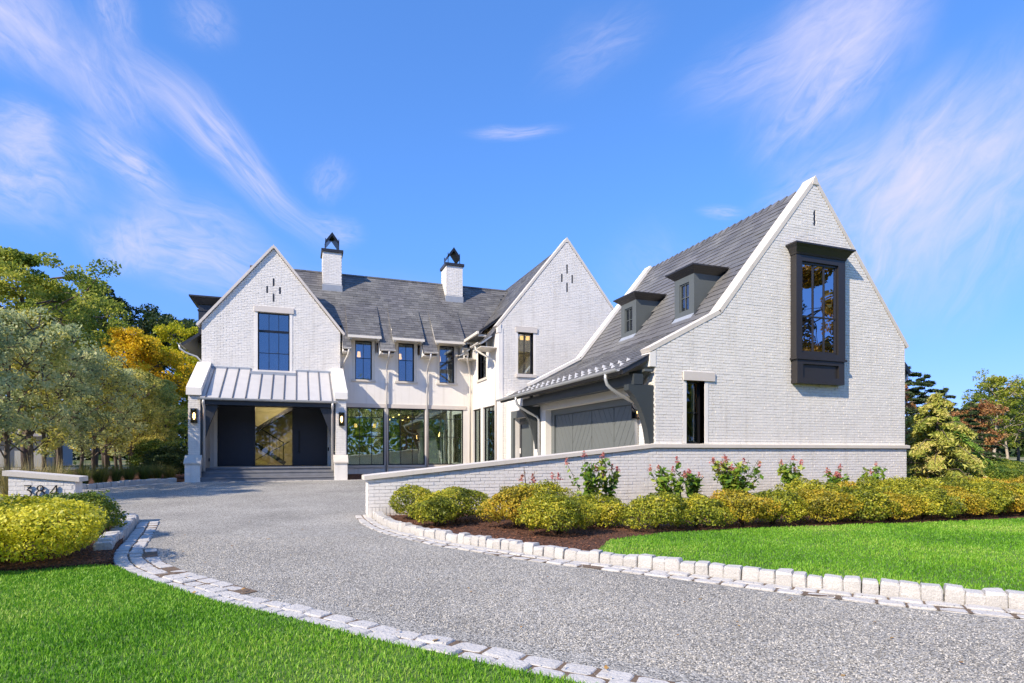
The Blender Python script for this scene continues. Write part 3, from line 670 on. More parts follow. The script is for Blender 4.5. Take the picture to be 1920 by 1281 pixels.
brace(YG + .03, YG + .23); brace(18.36, 18.56)
# roof decks of the garage wing
def deck(name, prof, T, d0, d1, m): 
    mb = MB(); mb.prism(prof, T, d0, d1); return mb.build(name, m, house)
def quad_roof(name, a, b, c, d, th=.1, m=None, parent=None):
    """slab with top corners a b c d (counter-clockwise seen from above)"""
    a, b, c, d = map(Vector, (a, b, c, d)); n = (b - a).cross(d - a).normalized(); 
    if n.z < 0: n = -n
    mb = MB(); mb.hexa([p - n * th for p in (a, b, c, d)] + [a, b, c, d]); return mb.build(name, m or DARK, parent or house)
RY0, RY1 = YG + .30, 19.02
roof = quad_roof('roof', (9.62, RY0, 4.60), (9.62, RY1, 4.60), (12.6, RY1, 8.28 - .0), (12.6, RY0, 8.28 - .0))
# adjust ridge height: steep slope 1.235
for v in roof.data.vertices:
    if v.co.x > 12.4: v.co.z -= 0
kick = quad_roof('roof', (6.88, YG + .02, 3.175), (6.88, 20.1, 3.175), (9.62, 20.1, 4.60), (9.62, YG + .02, 4.60))
quad_roof('roof', (16.62, YG + .34, 3.62), (12.6, YG + .34, 8.28), (12.6, RY1, 8.28), (16.62, RY1, 3.62))
sl_store = []
def not_dormer(p):
    for y0, y1 in ((13.0, 13.86), (15.86, 16.76)):
        if y0 < p.y < y1 and 9.95 < p.x < 11.0: return False
    return p.y < 19.0
rest = MB()
V = Vector((2.98, 0, 3.68)); slates((9.62, RY0, 4.60), (0, 1, 0), V, RY1 - RY0, V.length, .21, .26, .46, rest, clip=not_dormer, want=lambda p: p.y < 18.9, parent=roof, store=sl_store, seed=1, jit=.035, lift=.024, th=.016)
rest.build('slate_course', SLATE, roof, kind='stuff')
rest = MB()
V = Vector((2.74, 0, 1.425)); slates((6.85, YG - .0, 3.165), (0, 1, 0), V, 8.55, V.length, .21, .26, .46, rest, clip=lambda p: (p.x < 7.72 or p.y > RY0) and (p.y < 19.0 or p.x < 7.6), seed=2, jit=.02, lift=.022)
rest.build('slate_course', SLATE, kick, kind='stuff')
rest = MB(); V = Vector((-4.02, 0, 4.66)); slates((16.62, YG + .34, 3.62), (0, 1, 0), V, RY1 - RY0, V.length, .21, .26, .46, rest, seed=3); rest.build('slate_course', SLATE, roof, kind='stuff')
# ridge slates stand up like saw teeth
rr = random.Random(2); y = RY0 + .02
rs = MB()
while y < RY1 - .05:
    w2 = .30; rs.hexa([(12.44, y, 8.10), (12.60, y, 8.30), (12.60, y + w2, 8.27), (12.44, y + w2, 8.07), (12.43, y, 8.135), (12.60, y, 8.345), (12.60, y + w2, 8.30), (12.43, y + w2, 8.10)])
    rs.hexa([(12.60, y, 8.29), (12.76, y, 8.10), (12.76, y + w2, 8.07), (12.60, y + w2, 8.26), (12.60, y, 8.335), (12.77, y, 8.13), (12.77, y + w2, 8.09), (12.60, y + w2, 8.295)]); y += .29
rs.build('ridge_slates', SLATE, house, kind='stuff')
# parapet copings on both gables of the wing
def coping(pts, y0, y1, th, ov, m=COPE, name='coping', jl=1.5, parent=None):
    """stones along a raking parapet; pts = (x, z) of the top of the wall, low to high to low"""
    for (xa, za), (xb, zb) in zip(pts, pts[1:]):
        a, b = Vector((xa, 0, za)), Vector((xb, 0, zb)); ln = (b - a).length; k = max(1, round(ln / jl)); n = Vector((-(zb - za), 0, xb - xa)).normalized()
        if n.z < 0: n = -n
        d = (b - a) / k
        for i in range(k):
            p, q = a + d * i + d.normalized() * (.0015 if i else 0), a + d * (i + 1)
            # mitre the outer ends
            e0 = Vector((0, 0, 0)); e1 = Vector((0, 0, 0))
            mb = MB(); mb.hexa([(p.x, y0 - ov, p.z), (q.x, y0 - ov, q.z), (q.x, y1 + ov, q.z), (p.x, y1 + ov, p.z)] + [tuple(Vector((w.x, yy, w.z)) + n * th) for w, yy in ((p, y0 - ov), (q, y0 - ov), (q, y1 + ov), (p, y1 + ov))])
            mb.build(name, m, parent or house)
coping([(7.62, 3.62), (9.62, 4.665), (12.6, 8.305)], YG, YG + .34, .10, .022)
coping([(12.6, 8.305), (15.98, 4.20)], YG, YG + .34, .10, .022)
MB().prism([(12.50, 8.25), (12.70, 8.25), (12.665, 8.385), (12.60, 8.475), (12.535, 8.385)], TF(YG), -.036, .376).build('apex_stone', COPE, house)
coping([(7.66, 3.64), (9.62, 4.665), (12.6, 8.305)], 18.98, 19.3, .10, .03, STUC)
coping([(12.6, 8.305), (15.98, 4.20)], 18.98, 19.3, .10, .03, STUC)
MB().prism([(7.60, 3.28), (7.76, 3.28), (7.76, 3.66), (7.60, 3.60)], TF(YG), -.02, .34).build('kneeler_stone', STUC, house)
# gutter and its pipes
def half_gutter(y0, y1, x, z, r=.065, m=None, name='gutter', axis='y'):
    mb = MB(); n = 8; vs = []
    for s in (y0, y1):
        for rr_ in (r, r - .008):
            for k in range(n + 1):
                t = math.pi + math.pi * k / n; a, b = rr_ * math.cos(t), rr_ * math.sin(t)
                vs.append((x + a, s, z + b) if axis == 'y' else (s, x + a, z + b))
    k1 = n + 1; fs = []
    for k in range(n):
        fs += [(k, k + 1, 2 * k1 + k + 1, 2 * k1 + k), (k1 + k, 3 * k1 + k, 3 * k1 + k + 1, k1 + k + 1), (k, k1 + k, k1 + k + 1, k + 1), (2 * k1 + k, 2 * k1 + k + 1, 3 * k1 + k + 1, 3 * k1 + k)]
    fs += [(0, 2 * k1, 3 * k1, k1), (n, k1 + n, 3 * k1 + n, 2 * k1 + n)]
    mb.add(vs, fs); return mb.build(name, m or GUTT, house, smooth=False)
half_gutter(YG + .06, 20.1, 6.80, 3.20)
for y in (YG + .5, 13.4, 15.3, 17.2, 19.1):
    MB().box(6.74, 6.87, y, y + .03, 3.205, 3.215).build('gutter_strap', GUTT, house)
def spout(pts, r=.04, m=None, n=10): return MB().tube(pts, r, n).build('downspout', m or GUTT, house, smooth=True)
spout([(6.80, YG + .62, 3.15), (6.80, YG + .62, 3.02), (6.84, YG + .62, 2.90), (6.95, YG + .62, 2.80), (7.30, YG + .64, 2.62), (7.60, YG + .66, 2.50), (7.67, YG + .68, 2.42), (7.68, YG + .68, 0.1)])
spout([(6.80, 18.2, 3.15), (6.80, 18.2, 3.02), (6.84, 18.2, 2.90), (6.95, 18.2, 2.80), (7.30, 18.25, 2.62), (7.60, 18.3, 2.50), (7.66, 18.3, 2.40), (7.67, 18.3, .1)])
# snow guards, two staggered rows
sg = MB()
for i in range(20):
    for row, (x, z) in enumerate(((7.12, 3.335), (7.42, 3.49))):
        y = YG + .5 + i * .40 + (.2 if row else 0)
        if y < 18.9: sg.add([(x, y - .026, z), (x, y + .026, z), (x + .01, y, z + .085), (x + .10, y - .012, z + .052), (x + .10, y + .012, z + .052)], [(0, 1, 2), (0, 2, 3), (1, 4, 2), (2, 4, 3)])
sgo = None
k5 = 5
for i in range(len(sg.v) // 5):
    m_ = MB(); m_.add(sg.v[i * 5:i * 5 + 5], [(0, 1, 2), (0, 2, 3), (1, 4, 2), (2, 4, 3)]); m_.build('snow_guard', STEEL, kick)
# two box dormers
def dormer(y0, y1):
    x0 = 9.95; zf = lambda x: 4.60 + SL * (x - 9.62)
    b = MB(); b.hexa([(x0, y0, 4.85), (11.6, y0, 4.85), (11.6, y1, 4.85), (x0, y1, 4.85), (x0, y0, 6.10), (11.6, y0, 6.10), (11.6, y1, 6.10), (x0, y1, 6.10)])
    mb = MB()
    z0 = zf(x0) - .02
    # cheeks
    d_ = MB().box(x0 + .062, 10.6, y0 + .045, y1 - .045, 6.06, 6.098).build('dormer', OLIVE, house)
    for y in (y0, y1 - .04): MB().prism([(x0 + .061, z0), (x0 + .061, 6.10), (10.85, 6.10)], lambda u, d, z: (u, d, z), y, y + .04).build('dormer_cheek', OLIVE, d_)
    wall(TS(x0), [(y0, z0), (y1, z0), (y1, 6.10), (y0, 6.10)], [(y0 + .22, y1 - .22, z0 + .17, 5.93)], 0, .06, z0).build('dormer_front', OLIVE, d_)
    window(TS(x0), y0 + .22, y1 - .22, z0 + .17, 5.93, 2, 2, d_, dep=.03, fw=.035, mw=.02, m=OLIVE, frame_d=.05)
    MB().box(x0 + .15, x0 + .17, y0 + .05, y1 - .05, z0, 6.05).build('blind', INTW, d_)
    c = MB()
    for (o0, o1, za, zb) in ((.0, .05, 6.10, 6.15), (.05, .09, 6.15, 6.19), (.10, .17, 6.19, 6.26)):
        c.hexa([(x0 - o0, y0 - o0, za), (11.0, y0 - o0, za), (11.0, y1 + o0, za), (x0 - o0, y1 + o0, za), (x0 - o1, y0 - o1, zb), (11.05, y0 - o1, zb), (11.05, y1 + o1, zb), (x0 - o1, y1 + o1, zb)])
    c.box(x0 - .19, 11.08, y0 - .19, y1 + .19, 6.26, 6.30)
    c.build('cornice', BRONZ, d_)
    MB().hexa([(x0 - .10, y0, z0 - .10), (x0 + .01, y0, z0 + .02), (x0 + .01, y1, z0 + .02), (x0 - .10, y1, z0 - .10), (x0 - .10, y0, z0 - .07), (x0 + .01, y0, z0 + .06), (x0 + .01, y1, z0 + .06), (x0 - .10, y1, z0 - .07)]).build('flashing', LEADM, d_)
dormer(13.0, 13.86); dormer(15.86, 16.76)
# right eave bits beyond the gable
half_gutter(YG + .36, 18.9, 16.66, 3.64)
spout([(16.66, YG + .5, 3.6), (16.64, YG + .5, 3.42), (16.5, YG + .5, 3.32), (16.1, YG + .5, 3.1), (15.98, YG + .5, 3.0), (15.98, YG + .5, 0)])
# small window of the gable wall with lintel and reveals
window(TF(YG), 8.61, 9.13, 1.50, 3.0, 1, [0, .5, 1], house, dep=.16, fw=.045, gl=glass_mat('dark_glass', (.5, .55, .6), .05, (.8, .8, .8)))
MB().box(8.51, 9.41, YG - .05, YG + .12, 3.0, 3.205).build('lintel', LIME, house)
MB().box(9.13, 9.23, YG - .02, YG + .16, 1.505, 2.998).build('window_jamb', STUC, house)
MB().box(8.51, 8.61, YG - .012, YG + .16, 1.505, 2.998).build('window_jamb', STUC, house)
# the tall box bay
by = 11.34; BX0, BX1 = 11.78, 13.44
gm = glass_mat('bay_glass', (.75, .85, 1), .45, (.5, .55, .6), .004)
bayo = wall(TF(by), [(BX0, 3.71), (BX1, 3.71), (BX1, 6.30), (BX0, 6.30)], [(11.97, 13.20, 3.83, 6.15)], 0, .06, 3.71).build('bay_window', BRONZ, house)
b = MB(); b.box(BX0, BX0 + .05, by + .06, YG, 3.71, 6.30); b.box(BX1 - .05, BX1, by + .06, YG, 3.71, 6.30); b.box(BX0 + .05, BX1 - .05, by + .06, YG + .3, 6.18, 6.28); b.box(BX0 + .05, BX1 - .05, by + .06, YG + .3, 3.69, 3.79)
b.build('bay_side', BRONZ, bayo)
wb = window(TF(by), 11.97, 13.20, 3.83, 6.15, 3, [0, .40, 1], bayo, dep=.045, fw=.055, mw=.035, m=BRONZ, frame_d=.06, gl=gm)
wall(TF(by), [(BX0 + .03, 3.05), (BX1 - .03, 3.05), (BX1 - .03, 3.65), (BX0 + .03, 3.65)], [(BX0 + .22, BX1 - .22, 3.21, 3.54)], 0, .05, 3.05).build('bay_panel', BRONZ, bayo)
b = MB(); b.box(BX0 + .03, BX1 - .03, by + .05, YG, 3.05, 3.65); b.build('bay_base', BRONZ, bayo)
b = MB(); b.box(BX0 - .03, BX1 + .03, by - .035, YG - .003, 3.652, 3.705); b.build('bay_sill', BRONZ, bayo)
c = MB()
for (o0, o1, za, zb) in ((.015, .03, 6.302, 6.35), (.03, .11, 6.35, 6.48), (.12, .15, 6.48, 6.52)):
    c.hexa([(BX0 - o0, by - o0, za), (BX1 + o0, by - o0, za), (BX1 + o0, YG - .003, za), (BX0 - o0, YG - .003, za), (BX0 - o1, by - o1, zb), (BX1 + o1, by - o1, zb), (BX1 + o1, YG - .003, zb), (BX0 - o1, YG - .003, zb)])
c.box(BX0 - .17, BX1 + .17, by - .17, YG - .003, 6.52, 6.56); c.build('bay_cornice', BRONZ, bayo)
# room behind bay and garage loft
rm = MB(); rm.box(10.9, 14.3, 15.0, 15.1, 3.3, 5.6); rm.box(9.5, 15.5, YG + .4, 15.0, 3.2, 3.3); rm.build('interior_wall', INTW, house)
MB().tube([(12.05, 12.4, 5.6), (12.05, 12.4, 4.75)], .006, 5).tube([(12.05, 12.4, 4.80), (12.05, 12.4, 4.45)], [.03, .10], 10).build('pendant_lamp', SHADEL, house)
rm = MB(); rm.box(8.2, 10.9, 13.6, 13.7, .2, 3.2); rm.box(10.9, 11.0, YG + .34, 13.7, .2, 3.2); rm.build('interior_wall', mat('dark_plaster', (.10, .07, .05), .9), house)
MB().tube([(9.0, 12.3, 2.60), (9.0, 12.3, 2.45)], .06, 10).build('pendant_lamp', SHADEL, house)
MB().prism([(9.02, 1.5), (9.16, 1.5), (9.12, 2.2), (9.08, 2.95), (8.98, 2.95)], TF(YG + .30), 0, .04).build('curtain', mat('curtain_linen', (.45, .50, .44), .9), house)

# ---- middle gable
mp_ = [(7.48, .2), (13.3, .2), (13.3, 6.36), (10.39, 9.98), (7.48, 6.36)]
mops = [(8.23, 8.89, 4.44, 6.10), (11.89, 12.55, 4.44, 6.10)]
MK = (9.98 - 6.36) / (10.39 - 7.48)
wall(TF(YM), mp_, mops, 0, .34, .2).build('gable_wall', MORT, house)
slits = [(10.355, 10.425, 8.66, 9.05), (10.12, 10.19, 8.28, 8.66), (10.59, 10.66, 8.28, 8.66), (10.355, 10.425, 7.90, 8.27)]
mbr = [(8.13, 8.99, 4.40, 6.10), (8.12, 9.06, 6.1, 6.31), (11.79, 12.65, 4.40, 6.10), (11.72, 12.66, 6.1, 6.31)] + slits
rest = MB(); bricks(TF(YM), mp_, mbr, .3, 9.95, rest, seed=21); rest.build('brick_facing', WHITE, house, kind='stuff')
for s in slits: MB().prism([(s[0], s[2]), (s[1], s[2]), (s[1], s[3]), (s[0], s[3])], TF(YM), -.003, .003).build('slit_vent', DARK, house)
for a in (8.23, 11.89):
    window(TF(YM), a, a + .66, 4.44, 6.10, 2, 2, house, dep=.14, fw=.045)
    MB().box(a - .10, a + .82, YM - .05, YM + .12, 6.10, 6.30).build('lintel', LIME, house)
    MB().box(a - .09, a + .80, YM - .07, YM + .12, 4.30, 4.42).build('window_sill', LIME, house)
    MB().box(a - .10, a, YM - .012, YM + .14, 4.425, 6.098).build('window_jamb', STUC, house)
    MB().box(a + .66, a + .78, YM - .012, YM + .14, 4.425, 6.098).build('window_jamb', STUC, house)
coping([(7.36, 6.24), (10.39, 10.01), (13.42, 6.24)], YM, YM + .32, .09, .025)
MB().prism([(10.31, 9.95), (10.47, 9.95), (10.44, 10.08), (10.39, 10.15), (10.34, 10.08)], TF(YM), -.027, .347).build('apex_stone', COPE, house)
MB().prism([(7.36, 6.02), (7.50, 6.02), (7.50, 6.38), (7.36, 6.22)], TF(YM), -.045, .3).build('kneeler_stone', STUC, house)
# room behind its window, with a stair rail and ceiling lights
rm = MB(); rm.box(7.85, 13, 24.6, 24.7, 3.5, 6.6); rm.box(7.85, 13, YM + .4, 24.6, 3.4, 3.5); rm.box(7.85, 13, YM + .4, 24.6, 6.6, 6.7); rm.box(10.3, 10.4, YM + .4, 24.6, 3.5, 6.6); rm.build('interior_wall', INTW, house)
MB().hexa(bar((7.95, 23.2, 4.3), (9.4, 23.2, 5.7), .05, .06)).build('stair_rail', STUC, house)
for dx in (0, .28): MB().tube([(8.85 + dx, 23, 6.2), (8.85 + dx, 23, 6.05)], .07, 10).build('pendant_lamp', SHADEL, house)

# ---- courtyard side wall (faces left) and main wall
X7 = 7.48
sops = [(23.62, 24.80, 4.5, 6.0), (24.42, 25.62, .75, 3.22), (22.5, 24.12, .75, 3.22)]
wall(TS(X7), [(YM + .34, .2), (26.14, .2), (26.14, 6.3), (YM + .34, 6.3)], sops, 0, .32, .2).build('side_wall', STUC, house)
window(TS(X7), 23.62, 24.80, 4.5, 6.0, 2, 2, house, dep=.1, fw=.045)
window(TS(X7), 24.42, 25.62, .75, 3.22, 2, [0, .42, 1], house, dep=.08, gl=GLASSG)
window(TS(X7), 22.5, 24.12, .75, 3.22, 3, [0, .42, 1], house, dep=.08, gl=GLASSG)
MB().box(X7 - .05, X7 + .1, 23.5, 24.92, 4.38, 4.48).build('window_sill', COPE, house)
q = MB(); q.box(X7 - .012, X7 + .1, 24.80, 24.92, 4.482, 6.0); q.box(X7 - .012, X7 + .1, 23.5, 23.62, 4.482, 6.0); q.box(X7 - .03, X7 + .1, 23.5, 24.92, 6.0, 6.14); q.build('window_trim', CREAM, house)
MB().box(7.40, X7 + .1, YM - .03, YM + .30, 3.35, 6.2).build('corner_trim', STUC, house)
MB().box(7.40, X7 + .1, YM - .03, YM + .16, .25, 3.349).build('corner_trim', STUC, house)
wins = [(2.28, 2.98), (4.12, 4.81), (5.96, 6.64)]
gw = [(1.93, 3.52), (3.68, 5.31), (5.45, 7.08)]
mw = [(1.55, .2), (X7 + .0, .2), (X7 + .0, 6.1), (1.55, 6.1)]
wall(TF(YW), [(1.55, .2), (7.479, .2), (7.479, 5.62), (1.55, 5.62)], [(a, b, 4.42, 6.1) for a, b in wins] + [(a, b, .73, 3.23) for a, b in gw], 0, .32, .2).build('main_wall', STUC, house)
for a, b in wins:
    wall(TF(YW), [(a - .2, 5.62), (b + .2, 5.62), (b + .2, 6.2), (a - .2, 6.2)], [(a, b, 5.62, 6.1)], 0, .32, 5.62).build('dormer_wall', STUC, house)
    window(TF(YW), a, b, 4.42, 6.1, 2, [0, .56, 1], house, dep=.07, fw=.04)
    q = MB(); q.box(a - .12, a, YW - .025, YW + .07, 4.425, 6.1); q.box(b, b + .12, YW - .025, YW + .07, 4.425, 6.1); q.box(a - .2, b + .2, YW - .05, YW + .07, 6.1, 6.16)
    q.build('window_trim', CREAM, house)
    MB().box(a - .16, b + .16, YW - .07, YW + .05, 4.34, 4.42).build('window_sill', COPE, house)
MB().box(1.62, 7.2, YW - .03, YW + .1, 3.232, 3.40).build('lintel_band', LIME, house)
for a, b in gw: window(TF(YW), a, b, .73, 3.23, 3, [0, .50, .84, 1], house, dep=.05, gl=GLASSG)
MB().box(1.66, 7.3, YW - .06, YW + .05, .64, .728).build('window_sill', COPE, house)
# interior of the hall: back wall has windows too, so the garden shows through
wall(TF(30.6), [(-3.5, .2), (13.3, .2), (13.3, 6.4), (-3.5, 6.4)], [(-1.7, .9, .9, 3.1), (2.2, 3.6, .75, 3.1), (4.0, 5.4, .75, 3.1), (6.0, 7.4, .75, 3.1)], 0, .3, .2).build('rear_wall', STUC, house)
fl = MB(); fl.box(-3.3, 13, 26.2, 30.5, .55, .70); fl.build('floor', INTF, house)
fl = MB(); fl.box(-3.2, 13, 26.15, 30.55, 3.42, 3.55); fl.build('ceiling', STUC, house)
MB().box(7.85, 13.2, 22.2, 26.0, .55, .70).build('floor', INTF, house)
MB().box(7.85, 13.2, 22.2, 26.0, 3.30, 3.39).build('ceiling', STUC, house)
MB().box(12.9, 13.0, 22.2, 30.5, .7, 3.4).build('interior_wall', INTW, house)
MB().box(1.5, 1.6, 26.2, 30.5, .7, 3.42).build('interior_wall', INTW, house)
MB().box(1.7, 7.3, 28.9, 29.0, 3.6, 6.5).build('interior_wall', INTW, house)
q = MB(); q.box(1.95, 4.2, 27.6, 28.5, 1.55, 1.62); q.box(2.0, 4.1, 27.7, 28.4, .7, 1.55); q.build('kitchen_island', STUC, house)
MB().box(4.9, 5.9, 29.9, 30.4, .7, 3.2).build('cabinet', mat('walnut', (.20, .10, .05), .5), house)
for x, y, z in ((2.5, 28, 2.45), (3.35, 28, 2.45)): MB().tube([(x, y, z + .18), (x, y, z)], .07, 10).build('pendant_lamp', SHADEL, house)
for i in range(5): MB().tube([(4.0 + i * .22, 27.6 + (i % 2) * .3, 2.85 + (i % 3) * .12), (4.0 + i * .22, 27.6 + (i % 2) * .3, 2.80 + (i % 3) * .12)], .035, 8).build('pendant_lamp', BULB, house)
for (a, b) in wins: MB().tube([((a + b) / 2 - .08, 27, 5.82), ((a + b) / 2 - .08, 27, 5.58)], [.06, .085], 10).build('pendant_lamp', SHADEL, house)

# ---- main roof
RZ, RYc = 9.5, 28.0; K = 1.25
mainroof = quad_roof('roof', (-3.0, 25.25, RZ - K * 2.75), (13, 25.25, RZ - K * 2.75), (13, RYc, RZ), (-3.0, RYc, RZ))
bpy.data.objects.remove(mainroof)
# the front slope is whole above the dormers and in strips between them
ZE, YE = 5.60, 24.98; YT = 26.62; ZT = RZ - K * (RYc - YT)
mainroof = quad_roof('roof', (-2.0, YT, ZT), (11.5, YT, ZT), (11.5, RYc, RZ), (-2.0, RYc, RZ))
quad_roof('roof', (-2.0, 2 * RYc - 25.2, RZ - K * 2.8), (12, 2 * RYc - 25.2, RZ - K * 2.8), (12, RYc, RZ), (-2.0, RYc, RZ))
strips = [(1.72, 2.05), (3.24, 3.86), (5.07, 5.70), (6.88, 9.2)]
YK = 25.45; ZK = RZ - K * (RYc - YK)
quad_roof('roof', (0, 25.74, RZ - K * (RYc - 25.74)), (1.72, 25.74, RZ - K * (RYc - 25.74)), (1.72, YT, ZT), (0, YT, ZT))
def left_of_mid(p, pad=0):     # true where the main slope is above the middle wing's left slope
    return p.z > 9.92 - MK * abs(p.x - 10.39) - .02 and p.z > 9.45 - 1.265 * abs(p.x + .94) - .02
for a, b in strips:
    quad_roof('roof', (a, YK, ZK), (b, YK, ZK), (b, YT, ZT), (a, YT, ZT))
    if b < 9:
        q = quad_roof('roof', (a, YE, ZE), (b, YE, ZE), (b, YK, ZK), (a, YK, ZK))
    for x in (a + .005, b - .035):
        if x < 7.2: MB().prism([(YE + .01, ZE - .12), (YW, ZE - .12), (YW, 6.66), (YK, ZK - .09), (YE + .01, ZE - .09)], TS(x), 0, .03).build('eaves_cheek', STUC, house)
rest = MB()
V = Vector((0, RYc - YT, RZ - ZT)); slates((-2, YT, ZT), (1, 0, 0), V, 13.5, V.length, .165, .2, .34, rest, clip=left_of_mid, seed=4, lift=.018)
V = Vector((0, YT - 25.74, ZT - RZ + K * (RYc - 25.74))); slates((0, 25.74, RZ - K * (RYc - 25.74)), (1, 0, 0), V, 1.75, V.length, .165, .2, .34, rest, clip=left_of_mid, seed=15, lift=.018)
for a, b in strips:
    V = Vector((0, YT - YK, ZT - ZK)); slates((a, YK, ZK), (1, 0, 0), V, b - a, V.length, .165, .2, .34, rest, clip=left_of_mid, seed=5, lift=.018)
    V = Vector((0, YK - YE, ZK - ZE)); slates((a, YE - .03, ZE), (1, 0, 0), V, min(b, 7.1) - a, V.length, .165, .2, .34, rest, seed=6, lift=.018)
for a, b in ((1.95, 3.28), (3.79, 5.13), (5.64, 6.98)):
    z0, y0 = 6.17, 25.15
    q = quad_roof('roof', (a, y0, z0), (b, y0, z0), (b, YT + .02, ZT + .04), (a, YT + .02, ZT + .04), th=.08, m=STUC)
    V = Vector((0, YT + .02 - y0, ZT + .04 - z0)); slates((a - .02, y0 - .02, z0), (1, 0, 0), V, b - a + .04, V.length, .165, .2, .34, rest, seed=int(a * 9), lift=.018)
    # dormer cheeks
    for x in (a + .12, b - .16): MB().prism([(25.80, 5.60), (25.80, 6.65), (26.7, 7.7)], TS(x), 0, .04).build('dormer_cheek', STUC, house)
    MB().box(a - .02, b + .02, y0 - .07, y0 - .0, z0 - .08, z0 + .025).build('fascia', CREAM, house)
    for x in (a + .04, b - .14): MB().box(x, x + .10, y0, YW - .03, z0 - .13, z0 - .06).build('lookout', CREAM, house)
    MB().box(a + .1, b - .1, y0 + .02, YW - .0, z0 - .06, z0 - .045).build('soffit', CREAM, house)
rest.build('slate_course', SLATE, mainroof, kind='stuff')
for a, b in strips[:3] + [(6.88, 7.0)]: half_gutter(a + .02, b, YE - .08, ZE + .02, axis='x', m=CREAM)
for a, b in strips[:3] + [(6.88, 7.3)]: MB().box(a, b, YE, YW, ZE - .14, ZE - .11).build('soffit', CREAM, house)
# ridge cap
rs = MB(); x = -.9
while x < 9.9: rs.box(x, x + .24, RYc - .05, RYc + .05, RZ - .03, RZ + .03); x += .25
rs.build('ridge_slates', SLATE, house, kind='stuff')
for x in (3.60, 5.38):
    spout([(x, YE - .08, ZE), (x, YE - .06, 5.42), (x, YE + .1, 5.30), (x, YW - .25, 5.02), (x, YW - .10, 4.90), (x, YW - .09, 4.75), (x, YW - .09, .45)], m=SEAM)
spout([(7.02, YE - .08, ZE), (7.04, YE, 5.42), (7.15, 25.3, 5.2), (7.32, 25.62, 4.95), (7.36, 25.68, 4.75), (7.36, 25.68, .4)], m=CREAM)
# ---- middle wing roof
MR0, MR1 = YM + .28, 31
RZM = 9.95
def mz(x): return RZM - MK * abs(x - 10.39)
midroof = quad_roof('roof', (8.0, MR0, mz(8.0)), (8.0, MR1, mz(8.0)), (10.39, MR1, RZM), (10.39, MR0, RZM))
quad_roof('roof', (13.8, MR0, mz(13.8)), (10.39, MR0, RZM), (10.39, MR1, RZM), (13.8, MR1, mz(13.8)))
rest = MB(); V = Vector((2.39, 0, RZM - mz(8.0)))
slates((8.0, MR0, mz(8.0)), (0, 1, 0), V, MR1 - MR0, V.length, .165, .2, .34, rest, seed=8, clip=lambda p: p.z > RZ - K * abs(RYc - p.y) - .02)
mstr = [(MR0 - .15, 23.05), (25.05, 25.6)]
XK, XE = 7.15, 6.72
for a, b in mstr:
    quad_roof('roof', (XK, a, mz(XK)), (XK, b, mz(XK)), (8.0, b, mz(8.0)), (8.0, a, mz(8.0)))
    quad_roof('roof', (XE, a, 5.60), (XE, b, 5.60), (XK, b, mz(XK)), (XK, a, mz(XK)), th=.06, m=LEADM)
    V = Vector((8.0 - XK, 0, mz(8.0) - mz(XK))); slates((XK, a, mz(XK)), (0, 1, 0), V, b - a, V.length, .165, .2, .34, rest, seed=9)
    V = Vector((XK - XE, 0, mz(XK) - 5.60)); slates((XE, a, 5.60), (0, 1, 0), V, b - a, V.length, .165, .2, .34, rest, seed=10)
    half_gutter(a, b, XE - .06, 5.62, m=CREAM)
    MB().box(XE, X7, a, b, 5.44, 5.47).build('soffit', CREAM, house)
    MB().box(X7 - .16, X7, a, b, 5.47, 6.0).build('soffit', STUC, house)
quad_roof('roof', (6.98, 23.05, 6.27), (6.98, 25.05, 6.27), (8.05, 25.05, mz(8.05) + .04), (8.05, 23.05, mz(8.05) + .04), th=.08, m=DARK)
V = Vector((1.07, 0, mz(8.05) + .04 - 6.27)); slates((6.97, 23.03, 6.27), (0, 1, 0), V, 2.04, V.length, .165, .2, .34, rest, seed=14)
rest.build('slate_course', SLATE, midroof, kind='stuff')
MB().box(6.90, 6.98, 23.02, 25.07, 6.18, 6.29).build('fascia', CREAM, house)
MB().box(6.99, X7, 23.1, 25.0, 6.19, 6.205).build('soffit', DARK, house)
for y in (23.12, 24.88): MB().box(7.0, X7 + .02, y, y + .09, 6.10, 6.185).build('lookout', CREAM, house)
for y in (23.15, 24.95): MB().prism([(7.48, 6.2), (7.48, 5.9), (8.0, 6.6), (8.0, 7.0)], lambda u, d, z: (u, d, z), y, y + .04).build('dormer_cheek', STUC, house)
spout([(XE - .05, 22.5, 5.58), (XE - .04, 22.5, 5.42), (6.85, 22.42, 5.28), (7.2, 22.3, 5.08), (7.38, 22.22, 4.95), (7.42, 22.2, 4.8), (7.42, 22.2, .4)], m=CREAM)
